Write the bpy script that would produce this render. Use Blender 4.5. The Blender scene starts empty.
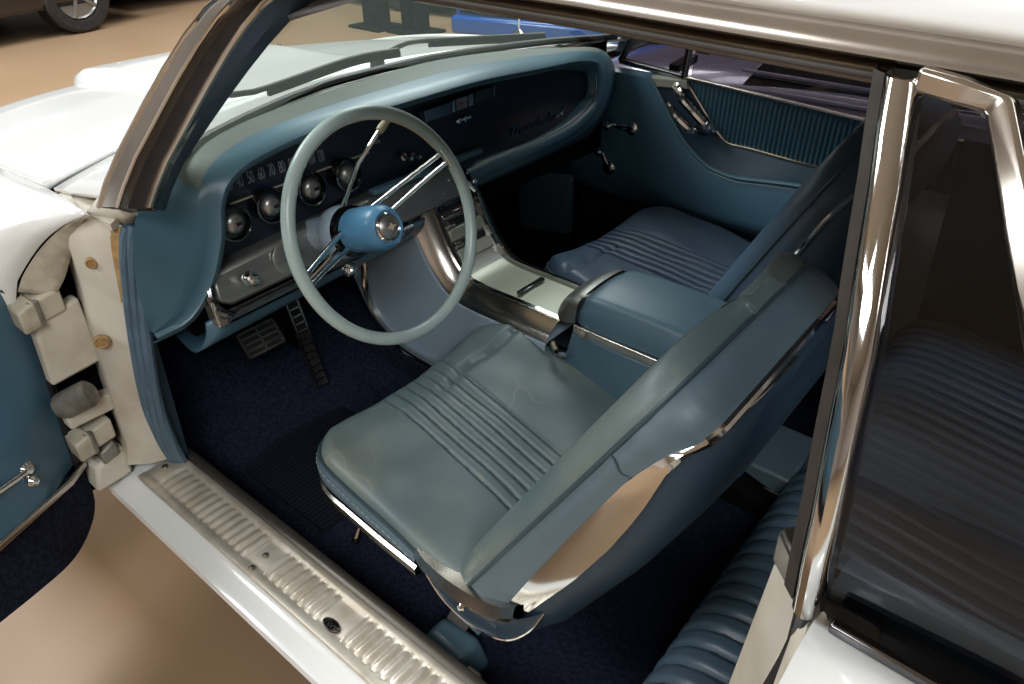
import bpy, bmesh, math, random
from mathutils import Vector as V, Matrix
random.seed(7)
S = bpy.context.scene
COL = S.collection
PI = math.pi

# ---------------------------------------------------------------- camera
cam_data = bpy.data.cameras.new('camera')
cam_data.sensor_width = 36.0
cam_data.lens = 734.0 / 1024.0 * 36.0
cam_data.clip_start = 0.02
cam = bpy.data.objects.new('camera', cam_data)
COL.objects.link(cam)
cam.matrix_world = Matrix(((-0.77216, 0.35079, -0.52982, 0.0),
                           (-0.63542, -0.42933, 0.64181, 1.14),
                           (-0.00232, 0.83224, 0.55441, 1.372),
                           (0, 0, 0, 1)))
S.camera = cam

# ---------------------------------------------------------------- world, lights, exposure
world = bpy.data.worlds.new('world')
S.world = world
world.use_nodes = True
world.node_tree.nodes['Background'].inputs[0].default_value = (0.90, 0.95, 1.0, 1)
world.node_tree.nodes['Background'].inputs[1].default_value = 0.30

def area(name, loc, size, energy, color=(1, 1, 1), rot=(0, 0, 0)):
    l = bpy.data.lights.new(name, 'AREA')
    l.shape = 'RECTANGLE'
    l.size, l.size_y = size
    l.energy = energy
    l.color = color
    o = bpy.data.objects.new(name, l)
    COL.objects.link(o)
    o.location = loc
    o.rotation_euler = rot
    return o

for _x, _y, _e in ((-2.6, 3.4, 175), (3.6, 5.0, 170), (5.2, 1.0, 230), (1.8, -2.6, 120), (5.4, -4.0, 190), (-2.6, -2.6, 80)):
    area('ceiling_light', (_x, _y, 4.25), (3.2, 1.6), _e, (0.96, 0.985, 1.0))

S.view_settings.view_transform = 'Standard'
S.view_settings.look = 'None'
S.view_settings.exposure = 0.44
S.view_settings.gamma = 1.0
S.view_settings.use_curve_mapping = False
S.cycles.use_denoising = True
S.cycles.max_bounces = 8
S.cycles.sample_clamp_indirect = 6.0

# ---------------------------------------------------------------- materials
def lin(h):
    r = []
    for i in (0, 2, 4):
        c = int(h[i:i + 2], 16) / 255.0
        r.append(c / 12.92 if c <= 0.04045 else ((c + 0.055) / 1.055) ** 2.4)
    return (r[0], r[1], r[2], 1.0)

def mat(name, col, rough=0.5, metal=0.0, spec=0.5, col2=None, scale=8.0, bump=0.0, bscale=200.0, coat=0.0, lo=0.4, hi=0.65, stretch=None, emit=None):
    m = bpy.data.materials.new(name)
    m.use_nodes = True
    nt = m.node_tree
    b = nt.nodes['Principled BSDF']
    b.inputs['Base Color'].default_value = lin(col)
    b.inputs['Roughness'].default_value = rough
    b.inputs['Metallic'].default_value = metal
    b.inputs['Specular IOR Level'].default_value = spec
    b.inputs['Coat Weight'].default_value = coat
    tc = nt.nodes.new('ShaderNodeTexCoord')
    src = tc.outputs['Object']
    if stretch:
        mp = nt.nodes.new('ShaderNodeMapping')
        mp.inputs['Scale'].default_value = stretch
        nt.links.new(src, mp.inputs['Vector'])
        src = mp.outputs['Vector']
    if col2:
        n = nt.nodes.new('ShaderNodeTexNoise')
        n.inputs['Scale'].default_value = scale
        n.inputs['Detail'].default_value = 4.0
        nt.links.new(src, n.inputs['Vector'])
        r = nt.nodes.new('ShaderNodeValToRGB')
        r.color_ramp.elements[0].position = lo
        r.color_ramp.elements[0].color = lin(col)
        r.color_ramp.elements[1].position = hi
        r.color_ramp.elements[1].color = lin(col2)
        nt.links.new(n.outputs['Fac'], r.inputs['Fac'])
        nt.links.new(r.outputs['Color'], b.inputs['Base Color'])
    if bump:
        n2 = nt.nodes.new('ShaderNodeTexNoise')
        n2.inputs['Scale'].default_value = bscale
        n2.inputs['Detail'].default_value = 2.0
        nt.links.new(src, n2.inputs['Vector'])
        bp = nt.nodes.new('ShaderNodeBump')
        bp.inputs['Strength'].default_value = bump
        bp.inputs['Distance'].default_value = 0.002
        nt.links.new(n2.outputs['Fac'], bp.inputs['Height'])
        nt.links.new(bp.outputs['Normal'], b.inputs['Normal'])
    if emit:
        b.inputs['Emission Color'].default_value = lin(col)
        b.inputs['Emission Strength'].default_value = emit
    return m

def glass(name, tint, refl=0.06):
    m = bpy.data.materials.new(name)
    m.use_nodes = True
    nt = m.node_tree
    nt.nodes.remove(nt.nodes['Principled BSDF'])
    out = [n for n in nt.nodes if n.type == 'OUTPUT_MATERIAL'][0]
    tr = nt.nodes.new('ShaderNodeBsdfTransparent')
    tr.inputs[0].default_value = tint
    gl = nt.nodes.new('ShaderNodeBsdfGlossy')
    gl.inputs['Roughness'].default_value = 0.02
    fr = nt.nodes.new('ShaderNodeFresnel')
    fr.inputs['IOR'].default_value = 1.5
    ml = nt.nodes.new('ShaderNodeMath')
    ml.operation = 'MULTIPLY'
    ml.inputs[1].default_value = refl
    nt.links.new(fr.outputs[0], ml.inputs[0])
    mx = nt.nodes.new('ShaderNodeMixShader')
    nt.links.new(ml.outputs[0], mx.inputs[0])
    nt.links.new(tr.outputs[0], mx.inputs[1])
    nt.links.new(gl.outputs[0], mx.inputs[2])
    nt.links.new(mx.outputs[0], out.inputs[0])
    return m

M = {
    'leather': mat('worn_blue_leather', '57696d', 0.42, col2='6d7874', scale=5.0, bump=0.12, bscale=380),
    'leather_side': mat('blue_leather_side', '546874', 0.42, col2='5c6f79', scale=6, bump=0.1, bscale=380),
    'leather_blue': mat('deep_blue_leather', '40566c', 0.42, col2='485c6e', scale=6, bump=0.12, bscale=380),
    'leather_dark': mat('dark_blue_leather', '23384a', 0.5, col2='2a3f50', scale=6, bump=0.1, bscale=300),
    'piping': mat('piping', '33474f', 0.5),
    'stitch': mat('pale_thread', '8e9a94', 0.7),
    'pad': mat('grey_dash_pad', '565f5b', 0.55, col2='5e6661', scale=4, bump=0.15, bscale=500),
    'teal': mat('teal_dash_vinyl', '486a7a', 0.34, col2='4e7080', scale=4, bump=0.05, bscale=400),
    'door_blue': mat('door_vinyl', '4a6d82', 0.36, col2='507288', scale=4, bump=0.08, bscale=400),
    'navy': mat('navy_panel', '141c2c', 0.45, col2='1a2333', scale=4),
    'leather_rear': mat('rear_blue_leather', '587082', 0.36, col2='607889', scale=6, bump=0.1, bscale=380),
    'armrest': mat('armrest_leather', '435c6b', 0.42, col2='4a6270', scale=6, bump=0.1, bscale=380),
    'rib': mat('ribbed_teal_vinyl', '2c4c5a', 0.45),
    'console': mat('console_blue_paint', '93a6b6', 0.28, col2='9aacba', scale=3),
    'silver': mat('brushed_silver', '9a9a98', 0.34, 0.85, col2='a6a6a2', scale=3, stretch=(1, 1, 40)),
    'satin': mat('satin_console_top', 'b2b4a6', 0.42, 0.55),
    'chrome': mat('chrome', 'dcdcda', 0.08, 1.0),
    'chrome_old': mat('aged_chrome', 'c0bab2', 0.2, 1.0, col2='cfcac2', scale=14),
    'chrome_dark': mat('dark_chrome', '77777a', 0.16, 1.0),
    'steel': mat('stainless', 'b4aea5', 0.22, 0.8, col2='a69f95', scale=10),
    'rubber': mat('black_rubber', '1f1d1d', 0.5, col2='2c2928', scale=30),
    'felt': mat('brown_felt_channel', '37322c', 0.75, col2='2c2823', scale=40),
    'black': mat('matt_black', '0b0c0e', 0.6),
    'gloss_black': mat('gloss_black', '08090b', 0.15),
    'white': mat('white_paint', 'eceeec', 0.22, coat=0.5),
    'cream': mat('dirty_cream_paint', 'cfcabc', 0.5, col2='b3aa98', scale=9, lo=0.45, hi=0.75),
    'cream_edge': mat('grimy_cream_paint', 'bfb8a6', 0.55, col2='7d7462', scale=16, lo=0.45, hi=0.75),
    'rust': mat('rust_stain', 'b08e5c', 0.7, col2='8f7450', scale=60),
    'grease': mat('grey_metal', '8f8d86', 0.5, 0.4, col2='6c6a62', scale=30),
    'carpet': mat('navy_carpet', '191e2c', 0.95, spec=0.1, col2='272d3f', scale=120, bump=0.9, bscale=420),
    'mat_ribbed': mat('black_blue_mat', '10131e', 0.8, spec=0.2),
    'under': mat('dark_underdash', '090a0d', 0.8, spec=0.1),
    'wheel': mat('grey_green_wheel_rim', 'a6b7b4', 0.3, col2='9cadab', scale=8),
    'hub': mat('blue_wheel_hub', '4e82a6', 0.35, col2='4a7a9c', scale=10),
    'ivory': mat('ivory_plastic', 'b5aa92', 0.4),
    'red': mat('red_mark', 'c03028', 0.5),
    'dial': mat('dial_numbers', '7c7f8c', 0.5),
    'belt_plastic': mat('grey_blue_plastic', '4a6470', 0.35),
    'welt': mat('blue_weatherstrip', '566e80', 0.5, col2='4d6474', scale=30),
    'glass': glass('windscreen_glass', (0.86, 0.94, 0.90, 1), 0.3),
    'glass_side': glass('side_glass', (0.62, 0.60, 0.64, 1), 0.5),
    'glass_dark': glass('dark_quarter_glass', (0.34, 0.34, 0.37, 1), 1.1),
}

def add_wear(m, scale, col, width=.03, amount=.35):
    """Fine pale creases in worn leather."""
    nt = m.node_tree
    b = nt.nodes['Principled BSDF']
    old = b.inputs['Base Color'].links[0].from_socket
    tc = nt.nodes.new('ShaderNodeTexCoord')
    nz = nt.nodes.new('ShaderNodeTexNoise')
    nz.inputs['Scale'].default_value = 7.0
    mx0 = nt.nodes.new('ShaderNodeMix')
    mx0.data_type = 'VECTOR'
    mx0.inputs['Factor'].default_value = .35
    vo = nt.nodes.new('ShaderNodeTexVoronoi')
    vo.feature = 'DISTANCE_TO_EDGE'
    vo.inputs['Scale'].default_value = scale
    rp = nt.nodes.new('ShaderNodeValToRGB')
    rp.color_ramp.elements[0].color = (amount, amount, amount, 1)
    rp.color_ramp.elements[1].position = width
    rp.color_ramp.elements[1].color = (0, 0, 0, 1)
    n2 = nt.nodes.new('ShaderNodeTexNoise')
    n2.inputs['Scale'].default_value = 11.0
    r2 = nt.nodes.new('ShaderNodeValToRGB')
    r2.color_ramp.elements[0].position = .50
    r2.color_ramp.elements[1].position = .68
    ml = nt.nodes.new('ShaderNodeMath')
    ml.operation = 'MULTIPLY'
    mx = nt.nodes.new('ShaderNodeMix')
    mx.data_type = 'RGBA'
    L = nt.links.new
    L(tc.outputs['Object'], nz.inputs['Vector'])
    L(tc.outputs['Object'], mx0.inputs[4])
    L(nz.outputs['Color'], mx0.inputs[5])
    L(mx0.outputs[1], vo.inputs['Vector'])
    L(vo.outputs['Distance'], rp.inputs['Fac'])
    L(tc.outputs['Object'], n2.inputs['Vector'])
    L(n2.outputs['Fac'], r2.inputs['Fac'])
    L(rp.outputs['Color'], ml.inputs[0])
    L(r2.outputs['Color'], ml.inputs[1])
    L(ml.outputs[0], mx.inputs[0])
    L(old, mx.inputs[6])
    mx.inputs[7].default_value = lin(col)
    L(mx.outputs[2], b.inputs['Base Color'])

add_wear(M['leather'], 5.5, 'a39c80')

# ---------------------------------------------------------------- mesh helpers
ROOT = {}

def tag(o, label=None, cat=None, group=None, kind=None):
    if label: o['label'] = label
    if cat: o['category'] = cat
    if group: o['group'] = group
    if kind: o['kind'] = kind
    return o

def thing(name, loc, label, cat, group=None):
    o = bpy.data.objects.new(name, None)
    o.empty_display_size = 0.1
    COL.objects.link(o)
    o.location = loc
    ROOT[o.name] = V(loc)
    return tag(o, label, cat, group)

def cr(pts, n, closed=False):
    P = [V(p) for p in pts]
    k = len(P)
    if k == 2:
        return [P[0].lerp(P[1], i / (n - 1)) for i in range(n)]
    seg = k if closed else k - 1
    L = [0.0]
    for i in range(seg):
        L.append(L[-1] + (P[(i + 1) % k] - P[i]).length)
    out = []
    for j in range(n):
        s = L[-1] * j / (n if closed else (n - 1))
        i = 0
        while i < seg - 1 and s > L[i + 1]: i += 1
        d = L[i + 1] - L[i]
        t = (s - L[i]) / d if d > 1e-9 else 0
        if closed:
            a, b, c, e = P[(i - 1) % k], P[i], P[(i + 1) % k], P[(i + 2) % k]
        else:
            b, c = P[i], P[i + 1]
            a = P[i - 1] if i > 0 else b * 2 - c
            e = P[i + 2] if i + 2 < k else c * 2 - b
        out.append(0.5 * ((2 * b) + (c - a) * t + (2 * a - 5 * b + 4 * c - e) * t * t + (3 * b - 3 * c + e - a) * t ** 3))
    return out

def itp(x, tab):
    if x <= tab[0][0]: return tab[0][1]
    for (a, b), (c, d) in zip(tab, tab[1:]):
        if x <= c:
            t = (x - a) / (c - a)
            return b + (d - b) * t
    return tab[-1][1]

def sm(a, b, x):
    t = max(0.0, min(1.0, (x - a) / (b - a)))
    return t * t * (3 - 2 * t)

class MB:
    def __init__(s):
        s.v, s.f = [], []
    def add(s, vs, fs):
        o = len(s.v)
        s.v += [V(p) for p in vs]
        s.f += [tuple(i + o for i in f) for f in fs]
        return s
    def grid(s, rows, cu=False, cv=False, cap=False):
        n, m = len(rows), len(rows[0])
        vs = [p for r in rows for p in r]
        fs = []
        for i in range(n if cv else n - 1):
            for j in range(m if cu else m - 1):
                a, b = i * m + j, i * m + (j + 1) % m
                k = (i + 1) % n
                fs.append((a, b, k * m + (j + 1) % m, k * m + j))
        if cap:
            fs.append(tuple(range(m))[::-1])
            fs.append(tuple((n - 1) * m + j for j in range(m)))
        return s.add(vs, fs)
    def patch(s, rows, nu, nv):
        R = [cr(r, nu) for r in rows]
        C = [cr([r[j] for r in R], nv) for j in range(nu)]
        return s.grid([[C[j][i] for j in range(nu)] for i in range(nv)])
    def box(s, c, d, rot=None):
        vs = []
        for x in (-.5, .5):
            for y in (-.5, .5):
                for z in (-.5, .5):
                    p = V((x * d[0], y * d[1], z * d[2]))
                    if rot: p = rot @ p
                    vs.append(p + V(c))
        return s.add(vs, [(0, 1, 3, 2), (4, 6, 7, 5), (0, 4, 5, 1), (2, 3, 7, 6), (0, 2, 6, 4), (1, 5, 7, 3)])
    def hexa(s, a, b):
        n = len(a)
        return s.add(list(a) + list(b), [tuple(range(n))[::-1], tuple(range(n, 2 * n))] + [(i, (i + 1) % n, n + (i + 1) % n, n + i) for i in range(n)])
    def prism(s, pts, off):
        return s.hexa([V(p) for p in pts], [V(p) + V(off) for p in pts])
    def sweep(s, path, prof, up=(0, 0, 1), closed=False, scale=None, cap=True):
        P = [V(p) for p in path]
        n = len(P)
        rows = []
        for i in range(n):
            t = (P[(i + 1) % n] - P[i - 1]) if closed else (P[min(i + 1, n - 1)] - P[max(i - 1, 0)])
            t.normalize()
            u = V(up) - t * t.dot(V(up))
            if u.length < 1e-5: u = V((1, 0, 0)) - t * t.x
            u.normalize()
            w = t.cross(u)
            k = scale[i] if scale else 1.0
            rows.append([P[i] + w * (a * k) + u * (b * k) for a, b in prof])
        return s.grid(rows, cu=True, cv=closed, cap=(cap and not closed))
    def tube(s, path, r, n=10, closed=False, up=(0, 0, 1), flat=1.0):
        sc = None
        if isinstance(r, (list, tuple)): sc, r = list(r), 1.0
        prof = [(r * math.cos(2 * PI * k / n), r * flat * math.sin(2 * PI * k / n)) for k in range(n)]
        return s.sweep(path, prof, up, closed, sc)
    def lathe(s, prof, o, ax, n=28):
        o, ax = V(o), V(ax).normalized()
        e = ax.orthogonal().normalized()
        g = ax.cross(e)
        rows = [[o + ax * h + (e * math.cos(2 * PI * k / n) + g * math.sin(2 * PI * k / n)) * max(r, 1e-4) for k in range(n)] for r, h in prof]
        return s.grid(rows, cu=True, cap=True)
    def build(s, name, m, parent=None, label=None, smooth=35, bevel=0, seg=2, solid=0, off=-1, sub=0, kind=None):
        org = V((0, 0, 0))
        if parent is not None: org = ROOT[parent.name]
        bm = bmesh.new()
        vs = [bm.verts.new(p - org) for p in s.v]
        for f in s.f:
            try: bm.faces.new([vs[i] for i in f])
            except ValueError: pass
        bmesh.ops.remove_doubles(bm, verts=bm.verts, dist=1e-5)
        bmesh.ops.recalc_face_normals(bm, faces=bm.faces)
        me = bpy.data.meshes.new(name)
        bm.to_mesh(me)
        bm.free()
        me.materials.append(M[m] if isinstance(m, str) else m)
        if smooth:
            for p in me.polygons: p.use_smooth = True
            me.set_sharp_from_angle(angle=math.radians(smooth))
        o = bpy.data.objects.new(name, me)
        COL.objects.link(o)
        if parent is not None:
            o.parent = parent
            ROOT[o.name] = org
        if solid:
            md = o.modifiers.new('solid', 'SOLIDIFY')
            md.thickness, md.offset = solid, off
        if bevel:
            md = o.modifiers.new('bevel', 'BEVEL')
            md.width, md.segments, md.limit_method = bevel, seg, 'ANGLE'
            md.angle_limit = math.radians(30)
        if sub:
            md = o.modifiers.new('sub', 'SUBSURF')
            md.levels = md.render_levels = sub
        if label: o['label'] = label
        if kind: o['kind'] = kind
        return o

def text_mesh(txt, size, depth, origin, right, up, shear=0.0, spacing=1.0, squeeze=1.0):
    """Lettering as a mesh builder, standing at origin along right/up."""
    cu = bpy.data.curves.new('letters', 'FONT')
    cu.body, cu.size, cu.extrude, cu.shear = txt, size, depth, shear
    cu.align_x, cu.align_y = 'CENTER', 'CENTER'
    cu.space_character = spacing
    cu.resolution_u = 3
    ob = bpy.data.objects.new('letters', cu)
    me = ob.to_mesh()
    r, u = V(right).normalized(), V(up).normalized()
    n = r.cross(u)
    b = MB()
    b.add([V(origin) + r * (v.co.x * squeeze) + u * v.co.y + n * v.co.z for v in me.vertices], [tuple(p.vertices) for p in me.polygons])
    ob.to_mesh_clear()
    bpy.data.objects.remove(ob)
    bpy.data.curves.remove(cu)
    return b

def rrect(w, h, r, n=5):
    p = []
    for cx, cy, a0 in ((w / 2 - r, h / 2 - r, 0), (-w / 2 + r, h / 2 - r, 90), (-w / 2 + r, -h / 2 + r, 180), (w / 2 - r, -h / 2 + r, 270)):
        for k in range(n + 1):
            a = math.radians(a0 + 90 * k / n)
            p.append((cx + r * math.cos(a), cy + r * math.sin(a)))
    return p

# surveyed points of the car (metres: x forward, y to the driver side, z up)
G = {
 'lip': [(1.1, 0.7307, 0.7052), (1.09, 0.6739, 0.7168), (1.085, 0.6226, 0.7677), (1.08, 0.5912, 0.8375), (1.075, 0.5807, 0.8924), (1.075, 0.5593, 0.9269), (1.075, 0.5126, 0.9506), (1.075, 0.4095, 0.966), (1.075, 0.2979, 0.9709), (1.075, 0.1742, 0.9707), (1.075, -0.0577, 0.9684), (1.075, -0.2671, 0.9546), (1.075, -0.4293, 0.9438), (1.075, -0.5205, 0.9204), (1.075, -0.545, 0.8707), (1.075, -0.5327, 0.8136), (1.075, -0.4347, 0.7733), (1.08, -0.3002, 0.7573), (1.085, -0.1687, 0.7545), (1.09, -0.0383, 0.7499)],
 'dashback': [(1.098, 0.742, 0.7117), (1.0934, 0.74, 0.7847), (1.0687, 0.735, 0.8615), (1.0714, 0.71, 0.9254), (1.1293, 0.6411, 0.945), (1.1995, 0.5549, 0.955), (1.2464, 0.4169, 0.957), (1.2902, 0.2489, 0.957), (1.3147, 0.0554, 0.957), (1.3149, -0.1481, 0.957), (1.2837, -0.2928, 0.955), (1.2429, -0.4011, 0.952), (1.1965, -0.511, 0.945), (1.1339, -0.607, 0.935)],
 'silver': [(1.135, 0.5873, 0.7769), (1.12, 0.617, 0.7351), (1.1, 0.6125, 0.6936), (1.105, 0.3904, 0.7075), (1.12, 0.1443, 0.7411), (1.135, 0.0217, 0.8082), (1.12, -0.0104, 0.7023)],
 'gauge': [(1.12, 0.538, 0.8398), (1.12, 0.4605, 0.8467), (1.12, 0.3709, 0.8511), (1.12, 0.2841, 0.8519)],
 'vent': [(1.125, 0.0815, 0.9252), (1.125, -0.1609, 0.9359), (1.125, -0.1602, 0.9047), (1.125, 0.0723, 0.9002)],
 'script': [(1.128, -0.2135, 0.8121), (1.128, -0.4087, 0.8006)],
 'cside': [(1.3028, 0.125, 0.5357), (1.1831, 0.125, 0.6317), (1.1488, 0.125, 0.5863), (1.079, 0.125, 0.4971), (0.9601, 0.125, 0.4896), (0.7099, 0.125, 0.4997), (0.6076, 0.125, 0.4514), (1.0982, 0.125, 0.3561), (1.1948, 0.125, 0.3748), (1.276, 0.125, 0.4258)],
 'pd_belt': [(1.1404, -0.715, 0.8708), (1.036, -0.715, 0.8649), (0.9212, -0.715, 0.8694), (0.6637, -0.715, 0.8565), (0.4594, -0.715, 0.8458)],
 'pd_arm_out': [(1.0071, -0.66, 0.8693), (0.95, -0.66, 0.8025), (0.8936, -0.66, 0.7351), (0.8476, -0.66, 0.6954), (0.7996, -0.66, 0.6682), (0.7599, -0.66, 0.6601), (0.7166, -0.66, 0.6568), (0.587, -0.66, 0.6725), (0.4549, -0.66, 0.6852)],
 'pd_arm_in': [(0.9203, -0.715, 0.8631), (0.877, -0.715, 0.8167), (0.8346, -0.715, 0.7713), (0.8036, -0.715, 0.7423), (0.7749, -0.715, 0.7266), (0.7155, -0.715, 0.7258), (0.5775, -0.715, 0.7192), (0.4578, -0.715, 0.7188)],
 'pd_low': [(1.2569, -0.715, 0.5051), (0.9931, -0.715, 0.4974), (0.6841, -0.715, 0.4971)],
 'pd_handle': [(0.9526, -0.68, 0.8057), (0.9124, -0.68, 0.7781), (0.872, -0.68, 0.7481), (0.9203, -0.68, 0.8351), (0.8748, -0.68, 0.8063), (0.8284, -0.68, 0.7702)],
 'pd_crank': [(1.1121, -0.67, 0.7286), (1.042, -0.67, 0.7279), (1.1363, -0.67, 0.6471), (1.1076, -0.67, 0.5987)],
 'pd_vent': [(1.1289, -0.71, 0.8885), (1.0912, -0.71, 0.9624), (0.923, -0.71, 0.9656), (0.9302, -0.71, 0.8742)],
 'kick': [(1.4736, -0.7, 0.4984), (1.2521, -0.7, 0.5371), (1.2439, -0.7, 0.3938), (1.4382, -0.7, 0.3943)],
 'mirror': [(1.0221, -0.95, 0.9045), (0.9709, -0.95, 0.9029), (0.9829, -0.95, 0.8793), (1.0283, -0.95, 0.8814)],
 'ap0': [(1.1406, 0.735, 0.9261), (1.0898, 0.6988, 1.0173), (0.9086, 0.605, 1.2215)],
 'ap1': [(1.0437, 0.745, 0.9558), (0.9999, 0.7096, 1.0397), (0.8474, 0.618, 1.2289)],
 'ap2': [(1.0482, 0.738, 0.9523), (1.0033, 0.7029, 1.0372), (0.8486, 0.612, 1.2281)],
 'ap3': [(1.0145, 0.722, 0.9561), (0.9725, 0.6874, 1.0398), (0.8246, 0.598, 1.2287)],
 'ap4': [(1.0031, 0.72, 0.9585), (0.9608, 0.6849, 1.0416), (0.8164, 0.594, 1.229)],
 'ap5': [(1.0119, 0.7, 0.954), (0.9763, 0.6651, 1.033), (0.7922, 0.575, 1.229)],
 '_door': [(1.33, 0.862, 0.39), (-0.372, 0.928, 0.0)],
 'dd_out': [(1.331, 0.8594, 0.7757), (1.3394, 0.8387, 0.7461), (1.342, 0.8322, 0.7061), (1.3389, 0.8398, 0.6138), (1.335, 0.8495, 0.5113), (1.3307, 0.8603, 0.3882)],
 'dd_strip': [(1.3307, 0.8603, 0.3882), (1.2653, 1.0233, 0.3875)],
 'dd_carpet': [(1.3307, 0.8603, 0.3882), (1.3309, 0.8597, 0.3231), (1.3274, 0.8684, 0.2761), (1.3154, 0.8985, 0.2372), (1.296, 0.9469, 0.2122), (1.2695, 1.013, 0.2166), (1.2385, 1.0901, 0.2292)],
 'dd_knob': [(1.286, 0.9716, 0.4875), (1.2876, 0.9679, 0.4551)],
 'fend_edge': [(1.16, 0.7525, 0.9186), (1.22, 0.7706, 0.8878), (1.27, 0.7967, 0.8476), (1.3, 0.8284, 0.8014), (1.31, 0.8445, 0.771)],
 'plugs': [(1.2, 0.748, 0.8257), (1.23, 0.7655, 0.6709)],
 'hp_out': [(1.2, 0.7383, 0.9009), (1.22, 0.7645, 0.8597), (1.225, 0.7673, 0.8198), (1.235, 0.7688, 0.7452), (1.245, 0.7749, 0.6631), (1.26, 0.7798, 0.5369), (1.27, 0.7824, 0.4231), (1.275, 0.794, 0.3627)],
 'hp_in': [(1.12, 0.7158, 0.8956), (1.13, 0.7251, 0.8638), (1.16, 0.7354, 0.7578), (1.19, 0.7407, 0.6476), (1.215, 0.7447, 0.5262), (1.23, 0.7371, 0.4274), (1.24, 0.7233, 0.3514)],
 'ws_in': [(1.1, 0.6944, 0.9005), (1.11, 0.7036, 0.8618), (1.14, 0.7138, 0.7555), (1.17, 0.7207, 0.6456), (1.2, 0.723, 0.5205), (1.215, 0.7176, 0.4226), (1.225, 0.7065, 0.3481)],
 'hinges': [(1.3, 0.8057, 0.7279), (1.3, 0.7655, 0.6782), (1.3, 0.8143, 0.722), (1.3, 0.7088, 0.7148)],
 'jamb': [(0.0892, 0.7, 0.8881), (0.083, 0.7, 0.9179), (0.0549, 0.73, 0.8913)],
 'rc': [(0.3453, 0.0401, 0.36), (0.2509, 0.0406, 0.36), (0.2734, -0.1262, 0.36), (0.3674, -0.2216, 0.36), (0.3613, -0.0542, 0.36)],
 'stick': [(1.6, -0.8433, 0.9234), (1.6, -0.8439, 0.8313)],
}

# ================================================================ the hall
def floor_mat():
    m = mat('polished_tan_floor', '9c8368', 0.42, spec=0.22, col2='91785e', scale=0.7, lo=0.3, hi=0.75)
    return m
M['floor'] = floor_mat()
M['wall'] = mat('painted_wall', 'cfc6be', 0.8, col2='c8beb4', scale=1.5)
tag(MB().box((3, -2, -0.05), (26, 26, 0.1)).build('floor', 'floor', smooth=0), kind='structure')
tag(MB().box((3, -12, 2.2), (26, 0.2, 4.5)).build('wall_right', 'wall', smooth=0), kind='structure')
tag(MB().box((14, -2, 2.2), (0.2, 20, 4.5)).build('wall_front', 'wall', smooth=0), kind='structure')
tag(MB().box((3, 9, 2.2), (26, 0.2, 4.5)).build('wall_left', 'wall', smooth=0), kind='structure')
tag(MB().box((-9, -2, 2.2), (0.2, 22, 4.5)).build('wall_back', 'wall', smooth=0), kind='structure')
tag(MB().box((3, -2, 4.5), (26, 26, 0.1)).build('ceiling', mat('ceiling_grey', 'cccac4', 0.9), smooth=0), kind='structure')

# ================================================================ car body
body = thing('hardtop_coupe', (0.9, 0, 0), 'white two-door hardtop car body with an open driver doorway and chrome window trim', 'car')

# ---- hood
def hood_z(x, y):
    z = itp(x, [(1.2, .925), (1.6, .903), (1.9, .876), (2.2, .842), (2.36, .818), (2.44, .79), (2.49, .74), (2.52, .66)])
    z -= 0.008 * (abs(y) / .72) ** 2
    z += 0.030 * sm(1.55, 2.15, x) * (1 - sm(.215, .245, abs(y)))
    return z
def rear_x(y):
    return 1.37 + .19 * (1 - (abs(y) / .729) ** 2)
rows = []
ys = [(-.729 + 1.458 * j / 60) for j in range(61)]
ys = sorted(ys + [s * q for s in (-1, 1) for q in (.205, .215, .222, .23, .238, .245, .255)])
for i in range(29):
    t = i / 28
    r = []
    for y in ys:
        front = 2.49 + (.05 * (1 - sm(.2, .26, abs(y)))) - .22 * (max(0, abs(y) - .25) / .48) ** 2
        x = rear_x(y) + (front - rear_x(y)) * t
        r.append(V((x, y, hood_z(min(2.52, 1.4 + (x - rear_x(y)) / (front - rear_x(y)) * 1.12), y))))
    rows.append(r)
MB().grid(rows).build('hood', 'white', body, solid=.012)
# ---- cowl between hood and windscreen
def ws_x(y):
    a = abs(y)
    return itp(a, [(0, 1.325), (.15, 1.318), (.28, 1.288), (.4, 1.245), (.51, 1.197), (.6, 1.137), (.66, 1.10), (.72, 1.04)])
def cw_x(y): return ws_x(y) + .006 + .055 * sm(.50, .60, abs(y))
rows = []
for k in range(5):
    t = k / 4
    rows.append([V((cw_x(y) + (rear_x(y) - .012 - cw_x(y)) * t, y, .952 - .035 * t - .02 * (abs(y) / .72) ** 2 * t)) for y in [(-.72 + 1.44 * j / 40) for j in range(41)]])
MB().grid(rows).build('cowl_panel', 'white', body, solid=.01)
MB().grid([[V((rear_x(y) + dx, y, .884 - .02 * (abs(y) / .72) ** 2)) for y in [(-.72 + 1.44 * j / 40) for j in range(41)]] for dx in (-.05, .05)]).build('hood_gap_shade', 'black', body, label='black sheet standing for the shade in the gap behind the hood')  # black sheet laid under the panel gap in place of its shade
MB().tube([V((ws_x(y) + .012, y, .962)) for y in [(-.655 + 1.31 * j / 40) for j in range(41)]], .009, 8).build('windshield_gasket', 'rubber', body, label='black rubber strip along the foot of the windscreen')
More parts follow.
